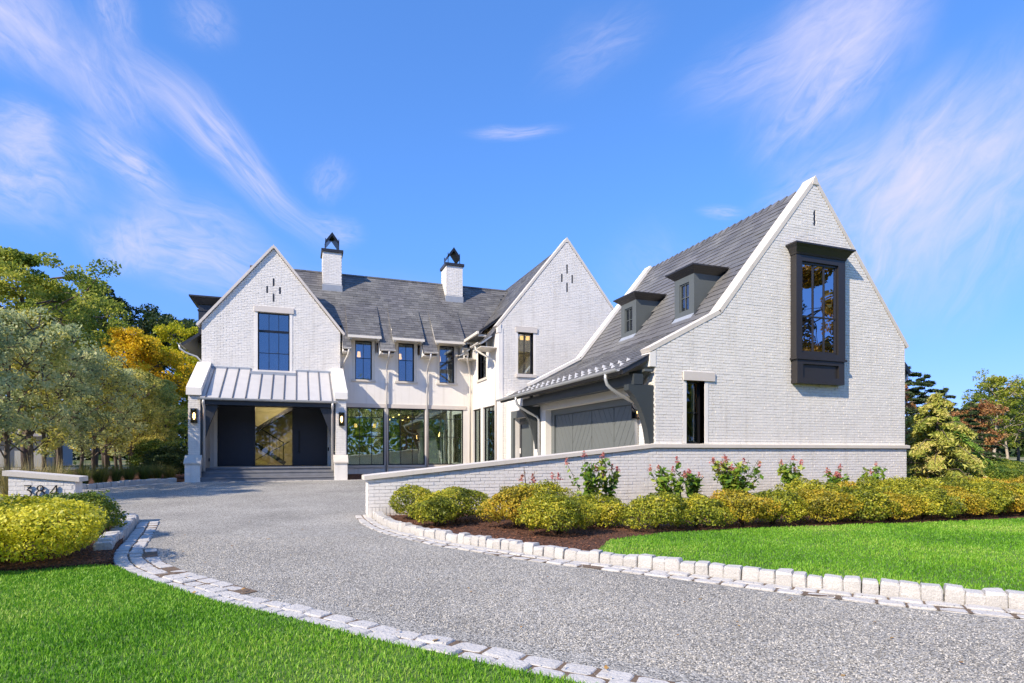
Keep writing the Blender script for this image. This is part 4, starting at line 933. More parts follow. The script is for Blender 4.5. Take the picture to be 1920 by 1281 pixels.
# ---- chimneys
def chimney(x0, x1, y0=27.2, y1=28.2, zt=10.22):
    zb = RZ - K * (RYc - y0) - .1
    ch = MB().box(x0, x1, y0, y1, zb, zt).build('chimney', MORT, house)
    rest = MB(); p = [(x0, zb), (x1, zb), (x1, zt), (x0, zt)]
    bricks(TF(y0), p, [], zb + .42, zt, rest, seed=int(x0 * 10)); bricks(TS(x0), [(y0, zb), (y1, zb), (y1, zt), (y0, zt)], [], zb + .42, zt, rest, seed=int(x0 * 10) + 1)
    rest.build('brick_facing', WHITE, ch, kind='stuff')
    MB().box(x0 - .03, x1 + .03, y0 - .03, y1, zb, zb + .36).build('flashing', LEADM, ch)
    c = MB(); c.box(x0 - .07, x1 + .07, y0 - .07, y1 + .07, zt, zt + .12); c.box(x0 + .2, x1 - .25, y0 + .2, y1 - .2, zt + .12, zt + .2); c.build('chimney_cap', BRONZ, ch)
    xm = (x0 + x1) / 2; a, b = x0 + .10, x1 - .10; z0 = zt + .12; q0, q1 = y0 + .1, y1 - .1
    h = MB()
    for x in (a, b - .03): h.box(x, x + .03, q0, q0 + .03, z0, z0 + .52); h.box(x, x + .03, q1 - .03, q1, z0, z0 + .52)
    for s, e in (((a, z0 + .40), (xm, z0 + .82)), ((b, z0 + .40), (xm, z0 + .82))):
        h.hexa([(s[0], q0, s[1] - .16), (e[0], q0, e[1] - .16), (e[0], q1, e[1] - .16), (s[0], q1, s[1] - .16), (s[0], q0, s[1]), (e[0], q0, e[1]), (e[0], q1, e[1]), (s[0], q1, s[1])])
    h.build('chimney_hood', BLACK, ch)
chimney(1.02, 1.82); chimney(6.62, 7.42)

# ---- left gable and porch
lp = [(-3.53, .25), (1.64, .25), (1.64, 6.30), (-.94, 9.50), (-3.53, 6.30)]
lops = [(-1.53, -.34, 4.51, 6.92), (-2.98, 1.13, .70, 3.25)]
wall(TF(YL), lp, lops, 0, .34, .25).build('gable_wall', MORT, house)
slL = [(-.975, -.905, 8.0, 8.32), (-1.215, -1.145, 7.69, 8.0), (-.735, -.665, 7.69, 8.0), (-.975, -.905, 7.37, 7.68)]
rest = MB(); bricks(TF(YL), lp, [(-1.64, -.23, 4.3, 6.92), (-1.66, -.18, 6.92, 7.16), (-3.2, 1.4, 0, 3.3)] + slL, 3.3, 9.5, rest, seed=31, jit=.005, base=.012); rest.build('brick_facing', WHITE, house, kind='stuff')
for s in slL: MB().prism([(s[0], s[2]), (s[1], s[2]), (s[1], s[3]), (s[0], s[3])], TF(YL), -.003, .003).build('slit_vent', DARK, house)
window(TF(YL), -1.53, -.34, 4.51, 6.92, 3, [0, .32, .70, 1], house, dep=.1, fw=.045, heavy=(1,))
MB().box(-1.66, -.18, YL - .06, YL + .1, 6.925, 7.15).build('lintel', LIME, house)
for a, b in ((-1.64, -1.53), (-.34, -.23)): MB().box(a, b, YL - .025, YL + .1, 4.512, 6.923).build('window_jamb', STUC, house)
coping([(-3.66, 6.18), (-.94, 9.53), (1.78, 6.18)], YL, YL + .3, .085, .10, LIME)
MB().prism([(-1.0, 9.5), (-.88, 9.5), (-.91, 9.6), (-.94, 9.655), (-.97, 9.6)], TF(YL), -.101, .401).build('apex_stone', LIME, house)
rm = MB(); rm.box(-3.2, 1.4, 28.2, 28.3, 3.55, 8); rm.build('interior_wall', INTW, house)
for x, z in ((-1.2, 5.1), (-.9, 4.95), (-.6, 5.05), (-1.0, 5.7)): MB().tube([(x, 26.4, z + .28), (x, 26.4, z)], [.03, .08], 8).build('pendant_lamp', STUC, house)
lr = 1.265
for sx in (-1, 1):
    xe = -.94 + sx * 3.05; ze = 9.45 - lr * 2.75
    q = quad_roof('roof', (-.94 + sx * 2.75, YL + .28, ze), (-.94 + sx * 2.75, 30.8, ze), (-.94, 30.8, 9.45), (-.94, YL + .28, 9.45))
    if sx < 0: quad_roof('roof', (-.94 + sx * 3.35, YL + .28, ze - .45), (-.94 + sx * 3.35, 30.8 if sx < 0 else 25.9, ze - .45), (-.94 + sx * 2.75, 30.8 if sx < 0 else 25.9, ze), (-.94 + sx * 2.75, YL + .28, ze))
    rest = MB(); V = Vector((-sx * 2.75, 0, 9.45 - ze)); slates((-.94 + sx * 2.75, YL + .28, ze), (0, 1, 0), V, 5.2, V.length, .165, .2, .34, rest, seed=40 + sx, clip=lambda p: p.z > RZ - K * abs(RYc - p.y) - .05)
    rest.build('slate_course', SLATE, q, kind='stuff')
    if sx < 0: half_gutter(YL + .25, 27, -.94 + sx * 3.42, ze - .42, m=GUTT)
spout([(-4.36, YL + .4, 5.5), (-4.34, YL + .4, 5.35), (-4.15, YL + .4, 5.2), (-3.75, YL + .4, 5.05), (-3.62, YL + .4, 4.9), (-3.6, YL + .4, 3.8)], m=GUTT)
spout([(1.95, YE - .08, ZE), (1.95, YE - .06, 5.44), (1.92, YE + .1, 5.32), (1.80, YW - .25, 5.06), (1.76, YW - .12, 4.92), (1.76, YW - .10, 4.8), (1.76, YW - .10, .4)], m=CREAM)
# dark box dormer on the far slope
bd = MB().box(-3.80, -2.4, 26.5, 28.0, 5.7, 7.30).build('dormer', DARK, house)
c = MB(); c.hexa([(-3.86, 26.44, 7.28), (-2.4, 26.44, 7.28), (-2.4, 28.06, 7.28), (-3.86, 28.06, 7.28), (-4.05, 26.25, 7.52), (-2.3, 26.25, 7.52), (-2.3, 28.25, 7.52), (-4.05, 28.25, 7.52)]); c.box(-4.10, -2.3, 26.2, 28.3, 7.52, 7.58); c.box(-3.83, -2.4, 26.47, 28.03, 7.02, 7.08); c.build('cornice', DARK, bd)
# side walls of the left wing
MB().box(-3.53, -3.2, YL + .34, 30.6, .25, 6.2).build('side_wall', MORT, house)
# porch wing walls with sloping slab caps
YP = 23.0
for x0, x1 in ((-3.62, -3.24), (1.32, 1.70)):
    prof = [(YP, .2), (YL - .003, .2), (YL - .003, 4.52), (YP, 3.32)]
    MB().prism(prof, TS(x0), .014, x1 - x0).build('wing_wall', MORT, house)
    rest = MB(); bricks(TF(YP), [(x0, .25), (x1, .25), (x1, 3.3), (x0, 3.3)], [], 1.15, 3.28, rest, seed=50, jit=.002, base=.006)
    bricks(TS(x0 + .014), prof, [], 1.15, 4.4, rest, seed=51, base=.006); rest.build('brick_facing', WHITE, house, kind='stuff')
    cap = [(YP - .10, 3.30), (YL - .004, 4.54), (YL - .004, 4.80), (YP - .10, 3.56)]
    MB().prism(cap, TS(x0 - .05), 0, x1 - x0 + .10).build('parapet_cap', STUC, house)
    # buttress foot
    bx0, bx1 = x0 - .06, x1 + .03
    MB().prism([(YP - .28, .2), (YP - .002, .2), (YP - .002, 1.13), (YP - .28, .90)], TS(bx0), 0, bx1 - bx0).build('buttress', WHITE, house)
    MB().prism([(YP - .32, .885), (YP - .006, 1.145), (YP - .006, 1.20), (YP - .32, .94)], TS(bx0 - .03), 0, bx1 - bx0 + .06).build('buttress_cap', COPE, house)
# standing seam porch roof
pe = (YP - .12, 3.22); pt = (YL - .01, 4.60)
pz = lambda y: pe[1] + (y - pe[0]) / (pt[0] - pe[0]) * (pt[1] - pe[1])
pr = quad_roof('porch_roof', (-3.24, pe[0], pe[1]), (1.32, pe[0], pe[1]), (1.32, pt[0], pt[1]), (-3.24, pt[0], pt[1]), th=.06, m=SEAM)
for i in range(11):
    x = -3.06 + i * .425; y1 = 24.95 if -1.72 < x < -.13 else pt[0] - .01
    MB().hexa(bar((x, pe[0] + .0, pz(pe[0]) + .02), (x, y1, pz(y1) + .02), .028, .045)).build('standing_seam', SEAMD, pr)
ap = MB(); ap.box(-1.78, -.10, 24.93, YL - .015, pz(24.93) - .1, 4.47); ap.build('window_apron', LEADM, house)
MB().box(-1.74, -.14, YL - .10, YL + .08, 4.44, 4.508).build('window_sill', STUC, house)
for a, b in ((-3.2, -1.79), (-.09, 1.3)): MB().box(a, b, YL - .06, YL - .014, 4.56, 4.66).build('flashing', LEADM, house)
half_gutter(-3.30, 1.38, pe[0] - .06, 3.19, axis='x', m=GUTT)
MB().box(-3.22, 1.30, pe[0] + .02, pe[0] + .14, 2.98, 3.14).build('porch_beam', DARK, house)
MB().box(-3.23, 1.31, pe[0] + .15, YL - .01, 3.10, 3.13).build('porch_ceiling', DARK, house)
for s, x0 in ((1, -3.225), (-1, 1.305)):
    n = 8; inner = [(x0 + s * (.52 * (1 - t) ** 1.6 + .03), 2.95 - 1.85 * t) for t in [i / n for i in range(n + 1)]]
    MB().prism([(x0, 1.1), (x0, 2.97), (x0 + s * .55, 2.97)] + inner, lambda u, d, z: (u, d, z), YP + .02, YP + .16).build('knee_brace', DARK, house)
for x in (-3.12, 1.20): spout([(x, pe[0] - .06, 3.14), (x, pe[0] - .06, 3.02), (x - .0, YP - .0 + .04, 2.86), (x, YP + .02, .62)], m=SEAM, r=.045)
# porch floor and steps
MB().box(-3.22, 1.30, YP + .42, YL + .34, .25, .70).build('porch_floor', BLUEST, house)
MB().box(-3.10, 1.18, YL - .35, YL - .012, .702, .735).build('threshold', COPE, house)
MB().box(-3.22, 1.31, YP + .10, YP + .46, .555, .60).build('step', BLUEST, house)
MB().box(-3.22, 1.31, YP + .12, YP + .44, .415, .552).build('riser', BLUEST, house)
MB().box(-3.26, 1.31, YP - .22, YP + .13, .37, .41).build('step', BLUEST, house)
MB().box(-3.26, 1.31, YP - .19, YP + .11, .2, .367).build('riser', BLUEST, house)
for p in (YP + .46,): MB().box(-3.21, 1.30, YP + .38, YP + .75, .702, .74).build('step', BLUEST, house)
# front door set: blind panel, glass, pivot door
for a, b in ((-3.10, -2.98), (1.13, 1.27)): MB().box(a, b, YL - .03, YL + .2, .735, 3.09).build('door_jamb', STUC, house)
wp = MB().box(-2.93, -1.70, YL + .14, YL + .2, .75, 3.2).build('door_panel', DOORM, house)
fd = MB().box(-.16, 1.09, YL + .12, YL + .18, .75, 3.2).build('front_door', DOORM, house)
MB().tube([(.02, YL + .12, 1.28), (.02, YL + .05, 1.30), (.02, YL + .05, 2.16), (.02, YL + .12, 2.18)], .018, 8).build('door_handle', BLACK, fd)
q = MB(); q.box(-2.985, -2.93, YL + .08, YL + .22, .74, 3.2); q.box(1.09, 1.135, YL + .08, YL + .22, .74, 3.2); q.box(-1.70, -1.63, YL + .08, YL + .22, .75, 3.2); q.box(-.24, -.16, YL + .08, YL + .22, .75, 3.2); q.box(-2.93, 1.09, YL + .08, YL + .22, .738, .77); q.build('door_frame', DARK, house)
MB().box(-1.63, -.24, YL + .15, YL + .156, .77, 3.2).build('side_light', GLASSC, house)
MB().box(1.14, 1.19, YL - .05, YL - .031, 1.35, 1.5).build('door_bell', BLACK, house)
MB().box(-3.22, -3.19, YL - .5, YL - .42, .95, 1.07).build('socket', BLACK, house)
MB().box(-3.1, 1.5, 29.0, 29.1, .7, 3.42).build('interior_wall', mat('sunlit_look_plaster', (.62, .60, .34), .9), house)  # plaster tinted yellow, a sunlit look put into its colour
# stair seen through the glass
st = MB()
st.hexa(bar((-1.75, 27.4, 1.65), (-.55, 27.4, .80), .9, .16)); st.hexa(bar((-1.9, 28.6, 2.2), (.6, 28.6, 3.9), .9, .16)); stair = st.build('stair', DARK, house)
rl = MB(); rl.hexa(bar((-1.75, 26.98, 2.45), (-.62, 26.98, 1.72), .03, .04))
for i in range(9):
    x = -1.72 + i * .137; rl.box(x, x + .014, 26.97, 26.984, 1.62 - (x + 1.75) * .70, 2.44 - (x + 1.75) * .645)
rl.box(-.62, -.585, 26.96, 26.995, .8, 1.74); rl.hexa(bar((-1.7, 26.2, .95), (-.35, 26.2, 1.75), .02, .03)); rl.build('stair_rail', BLACK, stair)
def lamp(x, y, z, p, r=.15):
    l_ = bpy.data.lights.new('room_lamp', 'POINT'); l_.energy = p; l_.shadow_soft_size = r; l_.color = (1, .78, .5)
    o = bpy.data.objects.new('room_lamp', l_); C.objects.link(o); o.location = (x, y, z); o.parent = house; o.matrix_parent_inverse = Matrix.Translation(-Vector(house['base']))
lamp(-.9, 27.6, 3.36, 40, .04); lamp(3.0, 28, 3.37, 60, .04); lamp(5.2, 27.8, 3.37, 50, .04); lamp(8.8, 23.2, 6.45, 30, .04)
# lanterns
def lantern(name, x, y, z, face, label, w=.2, h=.5, clear=False):
    t = thing(name, label, 'lantern', (x, y, z), 'wall lanterns of the house', world=False)
    mb = MB(); d = .17; hw = w / 2; b = .018
    mb.box(-hw, hw, -.012, 0, 0, h) if not clear else mb.box(-hw * .5, hw * .5, -.012, 0, h * .3, h)
    for sx in (-hw, hw - b):
        for dy in (-d, -.03): mb.box(sx, sx + b, dy, dy + b, 0, h)
    for z_ in (0, h - b): mb.box(-hw, hw, -d, -.012, z_, z_ + b)
    link('lantern_frame', mb.mesh('lantern_frame', BLACK), t)
    gl = MB(); gl.box(-hw + .004, hw - .004, -d + .006, -d + .01, b, h - b); gl.box(-hw + .004, -hw + .008, -d + .01, -.03, b, h - b); gl.box(hw - .008, hw - .004, -d + .01, -.03, b, h - b); link('lantern_glass', gl.mesh('lantern_glass', GLASSC), t)
    link('bulb', MB().tube([(0, -.09, h * .25), (0, -.09, h * .38), (0, -.09, h * .62), (0, -.09, h * .72)], [.014, .035, .035, .014], 10).mesh('bulb', BULB, True), t)
    t.rotation_euler = (0, 0, face); return t
lantern('wall_lantern', -3.42, YP - .008, 2.32, 0, 'black lantern glowing amber on the shaded left pier of the entrance porch')
lantern('wall_lantern', 1.53, YP - .008, 2.30, 0, 'black lantern glowing amber on the right pier of the porch, beside the large windows')
lantern('wall_lantern', 7.735, 18.62, 2.06, -math.pi / 2, 'tall glass lantern on the pier between the grey side door and the garage door', w=.26, h=.58, clear=True)
lantern('wall_lantern', 7.735, 12.16, 2.10, -math.pi / 2, 'tall glass lantern between the garage door and the corner bracket', w=.22, h=.52, clear=True)

# ------------------------------------------------------------------ garden wall running down from the garage corner
gwall = thing('garden_wall', 'low white painted brick wall with a sloping stone coping beside the planting bed', 'wall', (4.5, YG, 0))
wp_ = [(1.26, -.1), (7.74, -.1), (7.74, 1.40), (1.26, .77)]
MB().prism(wp_, TF(YG - .045), 0, .36).build('wall_core', MORT, gwall)
rest = MB(); store = []
bricks(TF(YG - .045), wp_, [], .24, 1.39, rest, gwall, want=lambda u, z: u < 4.4 or z > .5, store=store, seed=61, jit=.004)
r_ = random.Random(9); u = 1.27
while u < 7.7: rest.box(u, u + .058, YG - .057 + r_.uniform(-.003, .003), YG - .04, .03, .23); u += BH
rest.build('brick_course', WHITE, gwall, kind='stuff')
rest = MB(); bricks(TS(1.26), [(YG - .045, 0), (YG + .315, 0), (YG + .315, .78), (YG - .045, .78)], [], .1, .78, rest, seed=62, jit=.002); rest.build('brick_course', WHITE, gwall, kind='stuff')
n = 5
for i in range(n):
    xa, xb = 1.18 + (7.66 - 1.18) * i / n + (.002 if i else 0), 1.18 + (7.66 - 1.18) * (i + 1) / n; za, zb = [.765 + (x - 1.18) * (1.405 - .765) / (7.66 - 1.18) for x in (xa, xb)]
    pts = [(-.11, 0), (.38, 0), (.38, .08), (.135, .098), (-.11, .08)]
    q = MB(); q.add([(xa, YG + d, za + z) for d, z in pts] + [(xb, YG + d, zb + z) for d, z in pts], [(0, 1, 2, 3, 4), (9, 8, 7, 6, 5)] + [(i_, (i_ + 1) % 5, (i_ + 1) % 5 + 5, i_ + 5) for i_ in range(5)]); q.build('coping_stone', COPE, gwall)

# ------------------------------------------------------------------ number sign
sg_ = thing('address_sign', 'short white painted brick pillar wall bearing the number 384 behind the yellow shrub', 'sign', (-3.93, YG, .05))
sp_ = [(-4.36, 0), (-3.48, 0), (-3.48, .83), (-4.36, .93)]
MB().prism(sp_, TF(YG), 0, .34).build('wall_core', MORT, sg_)
rest = []
rr = MB(); st_ = []
bricks(TF(YG), sp_, [], .08, .92, rr, sg_, want=lambda u, z: True, store=st_, seed=71, jit=.001, base=.004)
if rr.v: rr.build('brick_course', WHITE, sg_, kind='stuff')
rr = MB(); rr.box(-3.48, -3.466, YG, YG + .34, 0, .83); rr.build('end_render', STUC, sg_)
q = MB(); q.hexa([(-4.43, YG - .035, .925), (-3.40, YG - .035, .81), (-3.40, YG + .40, .81), (-4.43, YG + .40, .925), (-4.43, YG - .035, 1.005), (-3.40, YG - .035, .89), (-3.40, YG + .40, .89), (-4.43, YG + .40, 1.005)]); q.build('coping_stone', COPE, sg_)
def digit(paths, x, z, h, name='number'):
    mb = MB()
    for pth in paths:
        pts = [(x + a * h, z + b * h) for a, b in pth]
        for p, q in zip(pts, pts[1:]): mb.hexa(bar((p[0], YG - .028, p[1]), (q[0], YG - .028, q[1]), .016, .016, up=(0, 1, .001)))
    mb.build('numeral', BLACK, sg_)
def arc(cx, cz, rx, rz, a0, a1, n=12): return [(cx + rx * math.cos(R(a0 + (a1 - a0) * i / n)), cz + rz * math.sin(R(a0 + (a1 - a0) * i / n))) for i in range(n + 1)]
nh = .185; nz = .575
digit([[(.06, 1), (.56, 1), (.27, .60)] + arc(.27, .31, .30, .30, 78, -150)], -4.155, nz, nh)
digit([arc(.30, .76, .22, .23, 0, 360, 18), arc(.30, .27, .28, .27, 0, 360, 18)], -3.985, nz, nh)
digit([[(.50, 0), (.50, 1), (.0, .26), (.68, .26)]], -3.805, nz, nh)

# ------------------------------------------------------------------ foliage
def leaves_mesh(name, P, Nrm, size, m, rng, aspect=.6, flat=.5, fold=0, bend=None):
    """one rhomb per point: random leaf direction, biased to face along Nrm"""
    n = len(P); a = rng.normal(size=(n, 3)); a /= np.linalg.norm(a, axis=1)[:, None]
    nn = Nrm * flat + a * (1 - flat); nn /= np.linalg.norm(nn, axis=1)[:, None] + 1e-9
    t = rng.normal(size=(n, 3)); t -= nn * (t * nn).sum(1)[:, None]; t /= np.linalg.norm(t, axis=1)[:, None] + 1e-9
    if bend is not None: t = t * (1 - bend[1]) + np.asarray(bend[0]) * bend[1]; t /= np.linalg.norm(t, axis=1)[:, None] + 1e-9
    b = np.cross(nn, t); s = (size * rng.uniform(.45, 1.5, n))[:, None]
    V = np.stack([P - t * s * .5, P + b * s * aspect * .5, P + t * s * .5, P - b * s * aspect * .5], 1).reshape(-1, 3)
    F = np.arange(n * 4).reshape(-1, 4); return mesh_np(name, V, F, m)
def vnoise(P, seed, f):
    r = np.random.default_rng(seed); out = np.zeros(len(P))
    for k in range(6):
        d = r.normal(size=3) * f; out += np.sin(P @ d + r.uniform(0, 6.28))
    return out / 6
def bush_mesh(seed, rx, ry, rz, n, leaf, m, lump=.19, spiky=0., flatbase=.12):
    rng = np.random.default_rng(seed); d = rng.normal(size=(n, 3)); d /= np.linalg.norm(d, axis=1)[:, None]
    d[:, 2] = np.where(d[:, 2] < -.55, -d[:, 2], d[:, 2])
    rad = 1 - np.abs(rng.normal(0, .13, n)); rad = np.where(rng.random(n) < .18, rng.uniform(.35, .9, n), rad)
    lumpv = 1 + lump * vnoise(d, seed, 3.2) * 2 + lump * 1.0 * vnoise(d, seed + 9, 8) + spiky * np.clip(vnoise(d, seed + 5, 15), 0, 1) * np.clip(d[:, 2] + .3, 0, 1)
    P = d * (rad * lumpv)[:, None] * [rx, ry, rz]; P[:, :2] *= np.clip(1.08 + d[:, 2:3] * .45, .74, 1.0); P[:, 2] += rz * .82
    k = P[:, 2] > .03; P, d = P[k], d[k]
    up = d * .7 + [0, 0, .45]; return leaves_mesh('foliage', P, up, leaf, m, rng, .62, .52)
def bush(name, x, y, rx, ry, rz, leafm, seed, label, cat='shrub', group=None, n=9000, leaf=.034, z=.07, lump=.19, spiky=.12, me=None, rz_=None):
    t = thing(name, label, cat, (x, y, z), group, world=False, rz=rz_ if rz_ is not None else 0)
    link('foliage', me or bush_mesh(seed, rx, ry, rz, n, leaf, leafm, lump, spiky), t)
    s = MB(); r = random.Random(seed)
    for i in range(9):
        a = r.uniform(0, 6.28); k = r.uniform(.4, .8); s.tube([(r.uniform(-.04, .04), r.uniform(-.04, .04), 0), (math.cos(a) * rx * k * .5, math.sin(a) * ry * k * .5, rz * .8), (math.cos(a) * rx * k, math.sin(a) * ry * k, rz * 1.3)], [.014, .01, .004], 5)
    link('stem', s.mesh('stem', TWIG), t); return t
# the clipped bushes on the right
bush('boxwood_bush', 1.98, 10.75, .42, .40, .34, BOXW, 1, 'small green boxwood bush nearest the low end of the garden wall', n=6500, lump=.1)
bush('boxwood_bush', 2.62, 10.1, .62, .55, .335, BOXW, 2, 'wide olive boxwood bush second from the low end of the wall', n=12000)
bush('boxwood_bush', 2.15, 9.55, .40, .4, .28, BOXW, 22, 'low leaning boxwood bush over the bare mulch near the kerb', n=5500)
bush('boxwood_bush', 3.35, 8.95, .56, .52, .36, BOXO, 3, 'boxwood bush with orange tinged leaves in the middle of the mulch bed', n=11000)
bush('boxwood_bush', 4.2, 9.9, .62, .5, .38, BOXW, 4, 'dark topped boxwood bush behind the orange tinged one', n=9000)
bush('boxwood_bush', 3.62, 7.95, .56, .50, .335, BOXW, 5, 'round yellow green boxwood bush closest to the kerb, where the lawn begins', n=12000, leaf=.03)
bush('boxwood_bush', 4.62, 8.55, .55, .45, .27, BOXW, 6, 'low boxwood bush at the start of the hedge beside the round one', n=9000)
ORD = ['first', 'second', 'third', 'fourth', 'fifth', 'sixth', 'seventh', 'eighth', 'ninth', 'tenth', 'eleventh', 'twelfth', 'thirteenth', 'fourteenth', 'fifteenth', 'sixteenth', 'seventeenth', 'eighteenth', 'nineteenth', 'twentieth', 'twenty-first', 'twenty-second']
protos = [bush_mesh(60 + i, .60, .52, .30, 8500, .034, [BOXW, BOXW, BOXO, BOXW, BOXO][i], .21, .15) for i in range(5)]
r_ = random.Random(31); hx = 5.35; hp = []
first = None; i = 0
while hx < 19:
    hy = 8.05 - (hx - 5.3) * .085 if hx < 13 else 7.45
    nm = ORD[i] + ' golden olive boxwood bush of the long low hedge, counted from the kerbed bed'
    if i < 5: 
        t = bush('boxwood_bush', hx, hy + r_.uniform(-.1, .1), .6, .52, .3, None, 70 + i, nm, group='boxwood bushes of the long hedge', me=protos[i], rz_=r_.uniform(0, 6.28)); t.scale = (1, 1, r_.uniform(.92, 1.12)); hp.append(t)
    else: dup(hp[r_.randrange(5)], (hx, hy + r_.uniform(-.12, .12), .07), r_.uniform(0, 6.28), (r_.uniform(.9, 1.1), r_.uniform(.9, 1.1), r_.uniform(.92, 1.22)), label=nm)
    hx += r_.uniform(.66, .86); i += 1
hx = 9.4; i = 0
while hx < 19:
    dup(hp[r_.randrange(5)], (hx, 8.75 - (hx - 9) * .03 + r_.uniform(-.1, .1), .07), r_.uniform(0, 6.28), (1.05, 1.0, r_.uniform(1.12, 1.3)), label=ORD[i] + ' boxwood bush of the taller rear hedge row, counted from its left end', group='rear row of boxwood bushes'); hx += r_.uniform(.7, .85); i += 1
# the big golden shrub on the left
bush('golden_shrub', -3.18, 8.10, .98, 1.0, .40, GOLD, 90, 'big bright yellow shrub in front of the number sign', n=30000, leaf=.036, lump=.16, spiky=.25)
bush('golden_shrub', -4.6, 9.0, .95, .9, .40, GOLD, 91, 'bright yellow shrub at the left edge behind the biggest one', n=16000, leaf=.04, lump=.16, spiky=.25)
bush('green_shrub', -3.1, 10.15, .62, .6, .34, GRNB, 92, 'green shrub just below the right end of the number sign', n=12000, leaf=.035, lump=.14, spiky=.3)
bush('green_shrub', -4.1, 10.5, .6, .5, .25, GRNB, 93, 'green shrub rising before the numerals of the sign', n=8000, leaf=.035, lump=.14, spiky=.3)
# hydrangeas against the wall
def hydrangea(x, y, h, spread, seed, label, nst=9, dead=False):
    h *= 1.16; spread *= 1.32; nst = int(nst * 1.5)
    t = thing('hydrangea', label, 'hydrangea', (x, y, .07), 'hydrangeas against the garage wall', world=False); r = random.Random(seed); rng = np.random.default_rng(seed)
    s = MB(); P = []; Nn = []; FP = []
    for k in range(nst):
        a = r.uniform(0, 6.28); q = r.uniform(.2, 1); hh = h * r.uniform(.65, 1.02); tip = Vector((math.cos(a) * spread * q, math.sin(a) * spread * .45 * q, hh)); mid = tip * .5 + Vector((0, 0, .05))
        s.tube([(0, 0, 0), mid, tip], [.008, .006, .004], 5)
        for j in range(30 if not dead else 5):
            f = r.uniform(.3, .97); c = Vector((0, 0, 0)).lerp(tip, f) + Vector((r.uniform(-.07, .07), r.uniform(-.07, .07), r.uniform(-.03, .03))); P.append(c); Nn.append((r.uniform(-.5, .5), r.uniform(-.7, .2), .7))
        if r.random() < .42:
            FP = []
            for j in range(45): z_ = r.random(); w_ = .035 * (1 - z_ * .8); FP.append(tuple(tip + Vector((r.gauss(0, w_), r.gauss(0, w_), -.02 + z_ * .13))))
            link('flower', leaves_mesh('flower', np.array(FP), np.tile([0, -.6, .4], (len(FP), 1)), .034, HYDF, rng, .9, .3), t)
    link('stem', s.mesh('stem', TWIG), t); P = np.array([tuple(p) for p in P]); Nn = np.array(Nn)
    link('foliage', leaves_mesh('foliage', P, Nn, .13 if not dead else .05, HYDL if not dead else DEADL, rng, .52, .6), t)
hydrangea(4.35, 10.95, .80, .14, 5, 'thin withered brown hydrangea stems left of the leafy ones', 4, True)
hydrangea(4.80, 10.8, .78, .16, 6, 'small reddish brown hydrangea second from the left', 5, True)
hydrangea(5.55, 10.6, .98, .42, 7, 'tall green hydrangea with one pink tip, left of the window', 9)
hydrangea(6.05, 10.7, .95, .2, 17, 'narrow hydrangea with a pink bloom under the bend of the coping', 5)
hydrangea(7.45, 10.6, .88, .5, 8, 'spreading hydrangea with faded blooms below the narrow window', 11)
hydrangea(9.15, 10.5, .95, .55, 9, 'largest leafiest hydrangea with several pink blooms in the middle of the wall', 18)
hydrangea(11.05, 10.7, .90, .38, 10, 'hydrangea below the tall bay window with one pink bloom', 11)
hydrangea(13.9, 10.9, .75, .35, 11, 'small hydrangea near the far corner of the garage wall', 6)
hydrangea(12.4, 10.7, .72, .3, 12, 'low hydrangea without blooms between two taller ones under the ledge', 8)
hydrangea(8.3, 10.9, .66, .28, 13, 'short leafy hydrangea filling the space beside the largest one', 7)
# ornamental grasses
def grass_clump(seed, h, spread, n=420, m=None):
    rng = np.random.default_rng(seed); a = rng.uniform(0, 6.28, n); L0 = h * rng.uniform(.6, 1.1, n); q = rng.uniform(.15, 1, n) * spread; K_ = 4; V = []; b0 = rng.uniform(0, .08, n)
    ca, sa = np.cos(a), np.sin(a); rows = []
    for k in range(K_):
        t = k / (K_ - 1); r_ = b0 + q * t ** 1.7; z = L0 * (t - .30 * t ** 3 * (q / spread)); w_ = .006 * (1 - t * .85)
        rows.append(np.c_[ca * r_ - sa * w_, sa * r_ + ca * w_, z]); rows.append(np.c_[ca * r_ + sa * w_, sa * r_ - ca * w_, z])
    V = np.stack(rows, 1).reshape(-1, 3); i = np.arange(n)[:, None] * (2 * K_)
    F = np.concatenate([i + [2 * k, 2 * k + 1, 2 * k + 3, 2 * k + 2] for k in range(K_ - 1)], 0); return mesh_np('blades', V, F, m or ORNG)
gms = [grass_clump(i, .75, .45) for i in range(3)]
r_ = random.Random(77)
gpos = [(-8.0 + i * .42, 19.9 + r_.uniform(0, .4)) for i in range(5)] + [(-6.4, 20.5), (-6.0, 20.7), (-5.8, 21.3), (-5.4, 21.6), (-5.2, 22.2), (-4.9, 22.7), (-4.6, 23.3), (-4.3, 23.8), (-6.2, 21.4), (-6.8, 20.9), (-7.3, 20.5), (-7.9, 20.6), (-5.9, 22.2), (-5.4, 23.0), (-5.0, 24.0), (-4.6, 24.8)]
for i, (x, y) in enumerate(gpos):
    o = link('ornamental_grass', gms[i % 3], None, label='arching clump of ornamental grass behind the kerb left of the porch', cat='ornamental grass', group='ornamental grasses beside the drive', loc=(x, y, .25), rot=(0, 0, r_.uniform(0, 6)), scale=(1, 1, r_.uniform(.85, 1.15)))
for i, (x, y) in enumerate([(-5.0, 14.2), (-5.5, 14.6), (-4.9, 15.0)]):
    link('ornamental_grass', grass_clump(20 + i, 1.15, .5, 300, leaf_mat('straw_grass_%d' % i, [(.2, .2, .06), (.42, .34, .12), (.5, .4, .2)])), None, label='tall straw coloured grass clump seen over the number sign', cat='ornamental grass', group='straw grasses behind the sign', loc=(x, y, .12))
# dark shrub beside the porch
bush('dark_shrub', -4.65, 25.4, .9, .9, .62, TREED, 95, 'dark bushy shrub against the left pier of the porch', n=12000, leaf=.06, z=.27)
bush('dark_shrub', -5.4, 27.0, 1.0, .9, .8, GRNB, 96, 'taller olive shrub behind the ornamental grasses left of the porch', n=12000, leaf=.06, z=.27)

